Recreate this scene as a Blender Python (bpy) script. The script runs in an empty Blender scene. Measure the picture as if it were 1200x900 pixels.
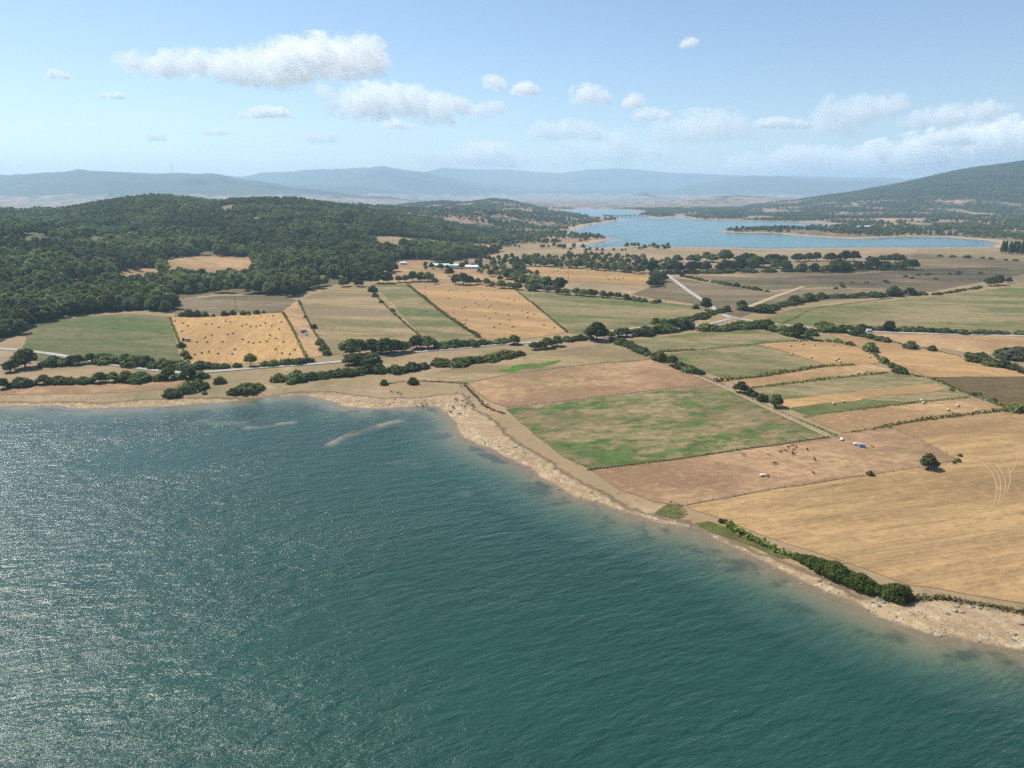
import bpy, bmesh, math, random
import numpy as np
from mathutils import Vector, Matrix
from mathutils.geometry import delaunay_2d_cdt

# ------------------------------------------------------------------ camera, sky, sun, exposure
scene = bpy.context.scene
C = scene.collection
R = math.radians
CAMZ, FPX, TH = 120.0, 833.0, R(15.05)
cam_d = bpy.data.cameras.new('camera'); cam = bpy.data.objects.new('camera', cam_d); C.objects.link(cam)
cam.location = (0, 0, CAMZ); cam.rotation_euler = (math.pi/2 - TH, 0, 0)
cam_d.sensor_width = 36; cam_d.lens = FPX/1200*36; cam_d.clip_start = 1; cam_d.clip_end = 150000
scene.camera = cam

SUN_AZ, SUN_EL = R(-56), R(52)          # azimuth measured from +Y, positive to +X
world = bpy.data.worlds.new('World'); scene.world = world; world.use_nodes = True
wn = world.node_tree; bg = wn.nodes['Background']
sky = wn.nodes.new('ShaderNodeTexSky'); sky.sky_type = 'NISHITA'; sky.sun_disc = False
sky.sun_elevation = SUN_EL; sky.sun_rotation = SUN_AZ
sky.altitude = 850; sky.air_density = 1.0; sky.dust_density = 0.55; sky.ozone_density = 2.2
world.cycles.sampling_method = 'NONE'      # smooth sky: found well enough by scattered rays
wn.links.new(sky.outputs[0], bg.inputs[0]); bg.inputs[1].default_value = 0.095
sun_d = bpy.data.lights.new('sun', 'SUN'); sun = bpy.data.objects.new('sun', sun_d); C.objects.link(sun)
sun_d.energy = 4.8; sun_d.angle = R(0.53); sun_d.color = (1.0, 0.955, 0.88)
sdir = Vector((math.sin(SUN_AZ)*math.cos(SUN_EL), math.cos(SUN_AZ)*math.cos(SUN_EL), math.sin(SUN_EL)))
sun.rotation_euler = sdir.to_track_quat('Z', 'Y').to_euler(); sun.location = (0, 0, 3000)
scene.view_settings.view_transform = 'Standard'; scene.view_settings.look = 'None'
scene.view_settings.exposure = 0.55; scene.view_settings.gamma = 1.0
scene.render.engine = 'CYCLES'
cy = scene.cycles
cy.max_bounces = 14; cy.diffuse_bounces = 2; cy.glossy_bounces = 2; cy.transmission_bounces = 2
cy.volume_bounces = 12; cy.transparent_max_bounces = 8; cy.volume_max_steps = 256
cy.use_denoising = False; cy.filter_width = 1.6; cy.use_adaptive_sampling = False; cy.light_sampling_threshold = 0.0; cy.denoiser = 'OPENIMAGEDENOISE'
cy.caustics_reflective = False; cy.caustics_refractive = False; cy.blur_glossy = 0.0
cy.sample_clamp_indirect = 6.0

rng = np.random.default_rng(7); random.seed(7)

# ------------------------------------------------------------------ picture <-> place
ct, st = math.cos(TH), math.sin(TH)
def ray(px, py):
    a, b = (px-600)/FPX, (py-450)/FPX
    return np.array([a, ct - b*st, -(b*ct + st)])
def on_plane(px, py, z=0.0):
    d = ray(px, py); t = (CAMZ-z)/-d[2]
    return d[0]*t, d[1]*t
def elev(py): return math.tan(math.atan((450-py)/FPX) - TH)

def sm(a, b, x):
    t = np.clip((x-a)/(b-a), 0, 1); return t*t*(3-2*t)
_perm = np.random.default_rng(3).permutation(512)
_perm = np.concatenate([_perm, _perm, _perm])
_val = np.random.default_rng(4).random(2048)*2-1
def vnoise(x, y, s, seed=0):
    x = np.asarray(x, float)/s; y = np.asarray(y, float)/s
    xi = np.floor(x).astype(int); yi = np.floor(y).astype(int)
    fx = x-xi; fy = y-yi; fx = fx*fx*(3-2*fx); fy = fy*fy*(3-2*fy)
    def h(i, j): return _val[_perm[(i % 512)] + _perm[((j+seed*37) % 512)]]
    return (h(xi,yi)*(1-fx)+h(xi+1,yi)*fx)*(1-fy) + (h(xi,yi+1)*(1-fx)+h(xi+1,yi+1)*fx)*fy
def fbm(x, y, s, o=4, seed=0):
    r = 0; a = 1
    for k in range(o): r = r + a*vnoise(x, y, s, seed+k); s *= .47; a *= .5
    return r

# ------------------------------------------------------------------ shore lines
SHORE = [(-250,496),(-100,486),(0,477),(30,476),(70,477.5),(110,479),(140,478),(165,476.5),(200,475),(240,473),(280,469),(310,466),
 (345,464),(368,466),(390,471),(405,477),(430,478.5),(455,478),(480,475.5),(500,474.5),(515,476),(525,485),(533,496),(539,507),(545,513),
 (560,521),(580,529),(600,540),(620,549),(640,562),(655,572),(675,581),(700,587),(720,595),(745,604),(765,610),(790,615),(815,619),
 (840,632),(860,642),(880,652),(900,662),(920,671),(945,684),(970,695),(1000,705),(1030,719),(1055,727),(1085,738),(1110,742),(1140,750),
 (1170,756),(1200,762),(1300,785),(1500,830)]
near_line = np.array([on_plane(*p) for p in SHORE])
near_line = np.vstack([[[-2600, 300], [-900, 372], [-620, 392]], near_line, [[330, 70], [700, -200], [1500, -900]]])
LAKE1 = np.vstack([near_line, [[1500, -2500], [-2600, -2500]]])
FAR = [(645,246.5),(690,244.5),(735,245.5),(758,248),(748,252),(770,256),(800,253),(815,257),(850,258),(900,259),(930,260),(975,262),
 (978,267),(920,268),(880,268.5),(845,271),(860,273),(900,273),(950,277),(1000,280),(1060,277.5),(1110,278),(1160,282),(1173,285.5),
 (1165,290),(1100,290.5),(1000,291),(900,292),(800,290),(745,289),(700,291.5),(682,291),(672,289),(690,286),(717,281),(700,278),
 (672,276),(658,272),(680,266),(700,262),(726,258),(718,254.5),(690,253),(660,249.5)]
LAKE2 = np.array([on_plane(*p) for p in FAR])

def inside(poly, x, y):
    x = np.asarray(x); y = np.asarray(y); r = np.zeros(x.shape, bool)
    n = len(poly)
    for i in range(n):
        x0, y0 = poly[i]; x1, y1 = poly[(i+1) % n]
        if y0 == y1: continue
        c = ((y0 > y) != (y1 > y)) & (x < (x1-x0)*(y-y0)/(y1-y0)+x0); r ^= c
    return r
def seg_dist(line, x, y, closed=False):
    d = np.full(x.shape, 1e18); n = len(line)
    for i in range(n if closed else n-1):
        ax, ay = line[i]; bx, by = line[(i+1) % n]
        vx, vy = bx-ax, by-ay; L = vx*vx+vy*vy+1e-9
        t = np.clip(((x-ax)*vx+(y-ay)*vy)/L, 0, 1)
        d = np.minimum(d, (x-ax-t*vx)**2+(y-ay-t*vy)**2)
    return np.sqrt(d)
BARS = [([(292,500),(305,500),(322,497),(345,494)], 2.0, .16), ([(390,519),(402,511),(420,505),(440,501),(458,495),(470,492)], 2.3, .15),
        ([(470,540),(482,541),(492,542)], 5, -.75), ([(541,574),(547,579)], 2.6, -.65), ([(232,494),(275,494)], 4.5, -.15),
        ([(480,498),(505,492)], 6, -.9), ([(820,626),(850,645)],3.5,-.6),((([(622,556),(630,558)])),2.2,-.4),
        ([(738,612),(752,607)],2,-.4),([(300,474),(345,474)],5,-.7),([(430,486),(470,488)],5,-.9)]
BARW = [(np.array([on_plane(*p) for p in b]), w, z) for b, w, z in BARS]

# ------------------------------------------------------------------ relief: ridge(profile of skyline, distance of crest, start of slope, back)
def interp_prof(pr):
    a = np.array(sorted(pr)); return a[:, 0], a[:, 1]
RIDGES = [  # (skyline profile, crest distance, foot distance, back distance, roughness)
 ([(-500,236),(-300,238),(0,240),(60,243),(100,238),(150,229.5),(180,227),(205,228.5),(250,233),(300,230.5),(345,231),(380,235),(420,241),(460,247),(500,255),(560,268),(620,284),(700,303)], 2050, 780, 3300, 3.0),
 ([(-500,245),(-200,256),(0,264),(60,272),(120,284),(180,303),(240,330)], 1180, 640, 2000, 2.0),
 ([(420,250),(480,240),(520,237),(545,238.5),(575,234),(605,233),(640,237),(668,241),(700,246),(740,251)], 4700, 3300, 6500, 4.0),
 ([(300,246),(420,243),(500,246),(560,247),(620,250),(690,258)], 3000, 2300, 4000, 3.0),
 ([(730,252),(760,249.5),(800,247),(850,244),(880,241),(930,236),(960,231),(1000,226),(1050,217),(1100,205.5),(1150,197),(1200,189),(1300,174),(1450,166),(1700,170)], 6300, 3500, 9000, 10.0),
 ([(700,243),(730,240),(780,236),(820,233),(845,230),(865,229),(900,230.5),(940,234),(1000,241)], 8600, 6900, 10500, 7.0),
 ([(560,246),(600,241),(625,237),(655,239),(690,240),(740,243)], 7600, 6000, 9000, 5.0),
 ([(690,237),(720,233),(740,229),(755,225),(772,229),(800,234),(840,238)], 13500, 11000, 16000, 10.0),
 ([(780,222),(840,212),(862,207),(880,204),(897,206),(930,209),(1000,212),(1100,216),(1300,218)], 19000, 14000, 23000, 18.0),
 ([(-700,208),(-200,206),(0,206),(60,203.5),(100,201),(130,200.5),(180,203),(260,206),(300,213),(350,222),(420,229),(520,237),(600,241)], 11500, 7600, 14500, 18.0),
 ([(250,222),(300,216.5),(400,218.5),(450,221),(500,230),(560,236)], 14500, 12500, 17000, 12.0),
 ([(200,216),(280,212),(330,208.5),(380,205),(420,203),(450,200),(480,206),(510,212),(560,220),(640,230)], 18500, 15000, 21000, 20.0),
 ([(-900,210),(300,216),(440,214),(490,205),(520,197.5),(545,198),(600,200),(660,203),(690,198.5),(720,197),(760,200),(800,203),(850,205),(950,207),(1100,210),(1600,208)], 24000, 19000, 26500, 22.0)]
RID = []
for pr, D, F0, B0, rough in RIDGES:
    px, py = interp_prof(pr)
    hc = np.array([CAMZ + elev(v)*D for v in py]) - (15 if D < 2500 else 0); RID.append((px, hc, D, F0, B0, rough))

def H(x, y, full=False):
    x = np.atleast_1d(np.asarray(x, float)); y = np.atleast_1d(np.asarray(y, float))
    d1 = seg_dist(near_line, x, y); in1 = inside(LAKE1, x, y)
    d2 = seg_dist(LAKE2, x, y, True); in2 = inside(LAKE2, x, y)
    wob = vnoise(x, y, 14, 5)*1.6 + vnoise(x, y, 5, 6)*.7 + vnoise(x, y, 45, 8)*2
    s1 = np.where(in1, -d1, d1) + wob
    s2 = np.where(in2, -d2, d2) + wob*np.clip(d2*0+4, 0, 6)
    s = np.minimum(s1, s2)
    land = .9*sm(0, 9, s) + .03*np.clip(s, 0, 9) + .016*np.clip(s-9, 0, 130) + .004*np.clip(s-100, 0, 900)
    bed = -(.045*np.clip(-s, 0, 30) + .10*np.clip(-s-30, 0, 60))
    h = np.where(s > 0, land, bed)
    for line, w, z in BARW:
        dd = seg_dist(line, x, y) + vnoise(x, y, 6, 11)*w*.7 + vnoise(x, y, 2.2, 12)*w*.25
        bz = z - .33*np.clip(dd/w, 0, 12)**1.3*1.6
        h = np.where(s < -2, np.maximum(h, bz), h)
    yy = np.maximum(y, 50.0)
    pxx = 600 + FPX/ct*x/yy
    lm = sm(15, 420, s)
    r = np.hypot(x, y)
    for px, hc, D, F0, B0, rough in RID:
        m = (yy > F0*.9) & (yy < B0*1.05)
        if not m.any(): continue
        X, Y = x[m], yy[m]
        c = np.interp(pxx[m], px, hc)
        k = np.where(Y < D, sm(F0, D, Y), 1-sm(D, B0, Y))
        e = np.clip((c-4)*k, 0, None)
        e = e + fbm(X, Y, max(120, D*(.04 if D > 10000 else .055)), 5, 20)*rough*(1.7 if D > 10000 else 1)*np.clip(k*1.2, 0, 1)*(c > 8)*np.where(D > 10000, 1, .8) 
        h[m] = np.maximum(h[m], h[m]*.6 + e*lm[m] + .6*(c > 8)*0)
    if full: return h, s, s1, s2
    return h

RT = np.concatenate([np.arange(100, 900, 4.0), 900*1.006**np.arange(0, 560)])
def at(px, py):
    d = ray(px, py); f = d/d[1]
    X = f[0]*RT; Z = CAMZ + f[2]*RT
    hh = H(X, RT)
    b = np.nonzero(Z < np.maximum(hh, 0))[0]
    if len(b) == 0: t = 24000.0
    elif b[0] == 0: t = RT[0]
    else:
        i = b[0]; hm = np.maximum(hh, 0)
        g0 = Z[i-1]-hm[i-1]; g1 = Z[i]-hm[i]
        t = RT[i-1] + (RT[i]-RT[i-1])*g0/(g0-g1+1e-9)
    return np.array([f[0]*t, t])
def ats(pts): return np.array([at(*p) for p in pts])
def Hs(x, y): return float(H(x, y)[0])

# ------------------------------------------------------------------ small helpers
def tag(o, label=None, cat=None, group=None, kind=None):
    if label: o['label'] = label
    if cat: o['category'] = cat
    if group: o['group'] = group
    if kind: o['kind'] = kind
    return o
def link(name, data, parent=None, loc=None):
    o = bpy.data.objects.new(name, data); C.objects.link(o)
    if parent is not None: o.parent = parent
    if loc is not None: o.location = loc
    return o
def mesh_np(name, V, F, mats=(), smooth=False, mi=None):
    """V (n,3), F (m,k) arrays"""
    V = np.asarray(V, np.float32); F = np.asarray(F, np.int32)
    me = bpy.data.meshes.new(name); k = F.shape[1]
    me.vertices.add(len(V)); me.vertices.foreach_set('co', V.ravel())
    me.loops.add(F.size); me.loops.foreach_set('vertex_index', F.ravel())
    me.polygons.add(len(F)); me.polygons.foreach_set('loop_start', np.arange(0, F.size, k, dtype=np.int32))
    me.polygons.foreach_set('loop_total', np.full(len(F), k, np.int32))
    if mi is not None: me.polygons.foreach_set('material_index', np.asarray(mi, np.int32))
    for m in mats: me.materials.append(m)
    me.update(calc_edges=True); me.validate()
    me.polygons.foreach_set('use_smooth', np.full(len(me.polygons), smooth, bool))
    return me
def attr(me, name, v):
    a = me.attributes.new(name, 'FLOAT', 'POINT'); a.data.foreach_set('value', np.asarray(v, np.float32))
def bm_mesh(name, bm, mats=(), smooth=False):
    me = bpy.data.meshes.new(name); bm.normal_update(); bm.to_mesh(me); bm.free()
    for m in mats: me.materials.append(m)
    if smooth: me.polygons.foreach_set('use_smooth', np.ones(len(me.polygons), bool))
    return me

# ------------------------------------------------------------------ material helpers
class NT:
    def __init__(s, name):
        s.m = bpy.data.materials.new(name); s.m.use_nodes = True; s.t = s.m.node_tree
        s.out = s.t.nodes['Material Output']; s.b = s.t.nodes['Principled BSDF']
    def n(s, typ, **kw):
        nd = s.t.nodes.new(typ)
        for k, v in kw.items(): setattr(nd, k, v)
        return nd
    def l(s, a, b): s.t.links.new(a, b)
    def put(s, sock, v):
        if hasattr(v, 'links') or isinstance(v, bpy.types.NodeSocket): s.l(v, sock)
        else: sock.default_value = v
    def pos(s, scale=(1,1,1), rotz=0, loc=(0,0,0)):
        tc = s.n('ShaderNodeTexCoord'); mp = s.n('ShaderNodeMapping')
        mp.inputs['Rotation'].default_value = (0, 0, rotz); mp.inputs['Scale'].default_value = scale; mp.inputs['Location'].default_value = loc
        # rotate first, then stretch: two mappings keep the axes right
        mp0 = s.n('ShaderNodeMapping'); mp0.inputs['Rotation'].default_value = (0, 0, rotz); mp.inputs['Rotation'].default_value = (0,0,0)
        s.l(tc.outputs['Object'], mp0.inputs['Vector']); s.l(mp0.outputs[0], mp.inputs['Vector'])
        return mp.outputs[0]
    def noise(s, vec, scale, detail=4, rough=.55, dist=0):
        n = s.n('ShaderNodeTexNoise'); n.inputs['Scale'].default_value = scale; n.inputs['Detail'].default_value = detail
        n.inputs['Roughness'].default_value = rough; n.inputs['Distortion'].default_value = dist
        if vec is not None: s.l(vec, n.inputs['Vector'])
        return n.outputs[0]
    def mrange(s, v, a, b, c=0., d=1., smooth=True):
        n = s.n('ShaderNodeMapRange'); n.interpolation_type = 'SMOOTHSTEP' if smooth else 'LINEAR'
        s.put(n.inputs[0], v); n.inputs[1].default_value = a; n.inputs[2].default_value = b; n.inputs[3].default_value = c; n.inputs[4].default_value = d
        return n.outputs[0]
    def math(s, op, a, b=0., c=0.):
        n = s.n('ShaderNodeMath'); n.operation = op
        s.put(n.inputs[0], a); s.put(n.inputs[1], b)
        if op in ('MULTIPLY_ADD', 'SMOOTH_MAX', 'SMOOTH_MIN'): s.put(n.inputs[2], c)
        return n.outputs[0]
    def mix(s, f, a, b, blend='MIX'):
        n = s.n('ShaderNodeMix'); n.data_type = 'RGBA'; n.blend_type = blend
        s.put(n.inputs[0], f)
        for i, v in ((6, a), (7, b)):
            if isinstance(v, (tuple, list)): v = tuple(v)+(1,) if len(v) == 3 else v
            s.put(n.inputs[i], v)
        return n.outputs[2]
    def attr(s, name):
        n = s.n('ShaderNodeAttribute'); n.attribute_name = name; return n.outputs['Fac']
    def bump(s, h, strength=.5, dist=.3):
        n = s.n('ShaderNodeBump'); n.inputs['Strength'].default_value = strength; n.inputs['Distance'].default_value = dist
        s.l(h, n.inputs['Height']); s.l(n.outputs[0], s.b.inputs['Normal'])
    def col(s, c, rough=.9, spec=.2):
        if isinstance(c, (tuple, list)): c = tuple(c)+(1,) if len(c) == 3 else c
        s.put(s.b.inputs['Base Color'], c); s.put(s.b.inputs['Roughness'], rough); s.b.inputs['Specular IOR Level'].default_value = spec
        return s.m
_sm = {}
def simple(name, c, rough=.7, spec=.3, metal=0, var=.12, scale=3.0):
    if name in _sm: return _sm[name]
    t = NT(name); n = t.noise(t.pos(), scale, 3)
    k = t.mrange(n, .3, .7, 1-var, 1+var)
    hv = t.n('ShaderNodeHueSaturation'); hv.inputs['Color'].default_value = (*c, 1); t.l(k, hv.inputs['Value'])
    t.col(hv.outputs[0], rough, spec); t.b.inputs['Metallic'].default_value = metal
    _sm[name] = t.m; return t.m

def field_mat(name, base, alt, green=None, gmin=.55, gmax=.7, rot=0., stripe=0., swidth=6., stretch=4., gscale=.018, speck=.35, patch=.02):
    t = NT(name); K = (.755, .742, .775); base = tuple(a*b for a, b in zip(base, K)); alt = tuple(a*b for a, b in zip(alt, K)); green = tuple(a*.86 for a in green) if green else None
    p = t.pos((1, 1, 1), rot); ps = t.pos((1/stretch, 1, 1), rot)
    big = t.noise(ps, patch, 5, .6, .3); fine = t.noise(ps, .22, 5, .65); spk = t.noise(p, 1.1, 3, .7)
    c = t.mix(t.mrange(big, .42, .58), tuple(v*1.08 for v in base), tuple(v*.74 for v in alt))
    c = t.mix(t.mrange(fine, .36, .68, 0, .85), c, tuple(v*.62 for v in base))
    mott = t.noise(t.pos((.6, 1, 1), rot), .42, 5, .78)
    c = t.mix(t.mrange(mott, .50, .66, 0, .62), c, tuple(v*.52 for v in base)); c = t.mix(t.mrange(mott, .48, .32, 0, .5), c, tuple(min(1, v*1.38) for v in base))
    if green is not None:
        g = t.math('ADD', t.math('MULTIPLY', t.noise(ps, gscale, 6, .65, .6), .5), t.math('MULTIPLY', t.noise(ps, .17, 8, .78), .5))
        gm = t.mrange(g, gmin+.01, gmax-.05)
        g2 = t.mix(t.mrange(t.noise(p, .12, 5, .7), .35, .65), green, tuple(v*.62 for v in green))
        c = t.mix(gm, c, g2)
    if stripe > 0:
        w = t.n('ShaderNodeTexWave'); w.wave_type = 'BANDS'; w.bands_direction = 'Y'; w.inputs['Scale'].default_value = .314/swidth*1.0
        w.inputs['Distortion'].default_value = 2.2; w.inputs['Detail'].default_value = 3; w.inputs['Detail Scale'].default_value = .5
        t.l(p, w.inputs['Vector'])
        sn = t.noise(ps, .35/swidth*3, 3, .6)
        c = t.mix(t.math('MULTIPLY', t.mrange(w.outputs[1], .3, .8), t.mrange(sn, .3, .7, .2*stripe, stripe)), c, tuple(min(1, v*1.30) for v in base))
        c = t.mix(t.math('MULTIPLY', t.mrange(w.outputs[1], .35, .1), stripe*.6), c, tuple(v*.7 for v in base))
    c = t.mix(t.mrange(spk, .58, .76, 0, speck), c, tuple(v*.42 for v in base))
    c = t.mix(t.mrange(spk, .40, .24, 0, speck), c, tuple(min(1, v*1.45) for v in base))
    h = t.math('ADD', t.math('MULTIPLY', fine, .6), spk)
    t.bump(h, .55, .35)
    return t.col(c, .95, .08)

# ------------------------------------------------------------------ beach edge (inner limit of the bare shore)
BEACH_IN = [(-250,482),(-100,473),(0,468.5),(60,468),(120,470),(170,467),(200,466),(250,464),(300,463),(330,459),(350,457),(400,459),(450,465),
 (500,464),(520,461),(540,460),(555,474),(575,489),(590,505),(610,520),(640,536),(670,556),(700,572),(735,588),(770,597),(800,604),
 (830,616),(870,634),(920,655),(950,668),(1000,688),(1040,700),(1080,703),(1100,700),(1150,708),(1200,716),(1300,742),(1500,790)]
bl = np.array([on_plane(px, py, 2.2) for px, py in BEACH_IN])
BEACH = np.vstack([[[-2600, 310], [-900, 385], [-620, 404]], bl, [[345, 85], [1500, -880], [1500, -2500], [-2600, -2500]]])

# ------------------------------------------------------------------ woods: polygons in plan
WOOD = np.vstack([ats([(-160,412),(-60,410),(0,398),(26,392),(36,381),(92,368),(150,364),(203,366),(206,352),(255,344),(300,345),(340,348),(352,344),(400,331),
     (440,327),(470,316),(500,311),(548,303),(585,296),(602,284)]), [[-30, 2250], [-150, 2500], [-2800, 2600], [-2800, 800]]])
CLEAR = [ats(p) for p in (
 [(192,304),(240,299),(296,301),(299,314),(290,329),(240,330),(198,328)],
 [(124,330),(150,316),(172,313),(192,318),(180,334),(150,340)],
 [(66,338),(90,328),(128,322),(132,334),(95,342)],
 [(425,277),(500,280),(560,285),(603,290),(598,294),(540,291),(470,288),(430,283)],
 [(255,247),(268,240),(276,243),(274,250),(262,252)],
 [(292,255),(302,253),(306,262),(296,262)],
 [(310,233),(345,231),(375,235),(372,240),(330,239)],
 [(-20,246),(20,238),(60,241),(95,240),(80,246),(30,250)],
 [(450,310),(475,303),(500,304),(520,312),(545,308),(600,320),(580,330),(520,326),(470,322)],
 [(205,352),(255,346),(330,346),(345,352),(330,366),(205,367)],
 [(118,285),(128,283),(126,288)],[(210,297),(220,294),(217,298)],[(352,332),(380,322),(385,326),(365,336)])]
def in_wood(x, y):
    w = inside(WOOD, x, y)
    for c in CLEAR: w &= ~inside(c, x, y)
    return w

# ------------------------------------------------------------------ ground sheet
def polar(r, az):
    Rr, A = np.meshgrid(r, az, indexing='ij')
    return Rr*np.sin(A), Rr*np.cos(A)
def grid_faces(nr, nc):
    i = np.arange(nr-1)[:, None]*nc + np.arange(nc-1)[None, :]
    return np.stack([i, i+1, i+nc+1, i+nc], -1).reshape(-1, 4)
rows = [115.0]
while rows[-1] < 26800:
    r0 = rows[-1]; rows.append(r0 + min(max(2.1*r0*r0/1e5, .7), .0135*r0))
rows = np.array(rows); az = np.linspace(R(-49), R(49), 800)
GX, GY = polar(rows, az)
hh, ss, s1, s2 = H(GX.ravel(), GY.ravel(), True)
gx, gy = GX.ravel(), GY.ravel()
bd = seg_dist(BEACH[:-2], gx, gy); bd = np.where(inside(BEACH, gx, gy), bd, -bd)
bd = np.where(s1 < 170, np.clip(bd, -30, 30), -30)
bd2 = np.where((s2 < 90), np.clip(14 - s2*.35, -30, 30), -30); bd = np.maximum(bd, bd2)
wd = in_wood(gx, gy).astype(float)
micro = vnoise(gx, gy, 2.3, 40)*.06 + vnoise(gx, gy, .9, 41)*.04
hh = hh + np.where((bd > 2) & (s1 < 60) & (ss > -3), micro*sm(-1, 3, ss), 0)
gme = mesh_np('ground', np.stack([gx, gy, hh], -1), grid_faces(len(rows), len(az)), smooth=True)
attr(gme, 'beach', bd); attr(gme, 'shore', np.clip(ss, -60, 60)); attr(gme, 'wood', wd)

def ground_mat():
    t = NT('ground_dry_grass')
    p = t.pos(); beach, shore, wood = t.attr('beach'), t.attr('shore'), t.attr('wood')
    n1 = t.noise(p, .006, 6, .6, .5); n2 = t.noise(p, .03, 6, .62); n3 = t.noise(p, .25, 5, .65); n4 = t.noise(p, 1.2, 3, .7); n0 = t.noise(p, .0013, 6, .6, .4)
    c = t.mix(t.mrange(n1, .36, .62), (.30, .205, .120), (.22, .165, .085))
    c = t.mix(t.mrange(n2, .52, .70, 0, .7), c, (.145, .135, .058))
    c = t.mix(t.mrange(n2, .42, .30, 0, .6), c, (.40, .29, .175))
    c = t.mix(t.mrange(n3, .5, .75, 0, .6), c, (.13, .095, .055))
    # far land: heath, scrub and pale fields in patches
    z = t.n('ShaderNodeSeparateXYZ'); geo = t.n('ShaderNodeNewGeometry'); t.l(geo.outputs['Position'], z.inputs[0])
    far = t.mrange(z.outputs[1], 1500, 2400)
    f1 = t.noise(t.pos((1, .55, 1)), .0065, 7, .68, .6)
    cf = t.mix(t.mrange(f1, .44, .52), (.030, .046, .026), (.25, .165, .105))
    cf = t.mix(t.mrange(n0, .5, .62, 0, .55), cf, (.10, .085, .06))
    cf = t.mix(t.mrange(t.noise(p, .004, 5, .6), .60, .64, 0, .8), cf, (.40, .28, .17))
    c = t.mix(far, c, cf)
    # mountain woods above the low slopes
    hi = t.math('ADD', z.outputs[2], t.math('MULTIPLY', t.noise(p, .0022, 6, .65), 190))
    c = t.mix(t.math('MULTIPLY', far, t.mrange(hi, 170, 205)), c, t.mix(t.mrange(f1, .62, .67), (.026, .040, .026), (.20, .14, .085)))
    c = t.mix(t.math('MULTIPLY', wood, .9), c, t.mix(t.mrange(n3, .35, .65), (.060, .066, .030), (.130, .108, .055)))
    # bare shore: pale gravel, mud and a worn grass edge
    edge = t.math('ADD', beach, t.math('MULTIPLY_ADD', n2, 14, -7.0)); edge = t.math('ADD', edge, t.math('MULTIPLY_ADD', n3, 6, -3.0))
    sand = t.mix(t.mrange(n2, .38, .62), (.35, .255, .145), (.275, .190, .105))
    sand = t.mix(t.mrange(n3, .48, .66, 0, .75), sand, (.47, .38, .245))
    sand = t.mix(t.mrange(n3, .42, .28, 0, .75), sand, (.27, .195, .115))
    sand = t.mix(t.mrange(n4, .60, .74, 0, .5), sand, (.20, .15, .10))
    mud = t.mrange(t.noise(p, .022, 4, .6), .60, .72, 0, .55)
    sand = t.mix(mud, sand, (.185, .130, .085))
    sand = t.mix(t.mrange(t.math('ADD', shore, t.math('MULTIPLY_ADD', n2, 10, -5)), 5, 13, 0, .8), sand, t.mix(t.mrange(n3, .4, .62), (.29, .195, .115), (.36, .26, .155)))
    c = t.mix(t.mrange(edge, 0.0, 3.2), c, sand)
    lip = t.math('MULTIPLY', t.mrange(edge, -2.2, -.4), t.mrange(edge, 1.8, .2)); c = t.mix(t.math('MULTIPLY', lip, .65), c, (.085, .066, .040))
    wet = t.mrange(t.math('ADD', shore, t.math('MULTIPLY_ADD', n3, 2, -1)), 1.6, .2)
    c = t.mix(t.math('MULTIPLY', wet, .62), c, (.155, .110, .068))
    c = t.mix(t.mrange(shore, -.5, -9), c, (.20, .175, .105))
    weed = t.math('MULTIPLY', t.mrange(t.noise(p, .05, 5, .6), .50, .62), t.mrange(shore, -1.5, -4))
    c = t.mix(t.math('MULTIPLY', weed, .8), c, (.050, .050, .030))
    t.bump(t.math('ADD', t.math('MULTIPLY', n3, 1.2), t.math('MULTIPLY', n4, .5)), .6, .5)
    return t.col(c, .95, .1)
gme.materials.append(ground_mat())
tag(link('ground', gme), kind='structure')

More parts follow.
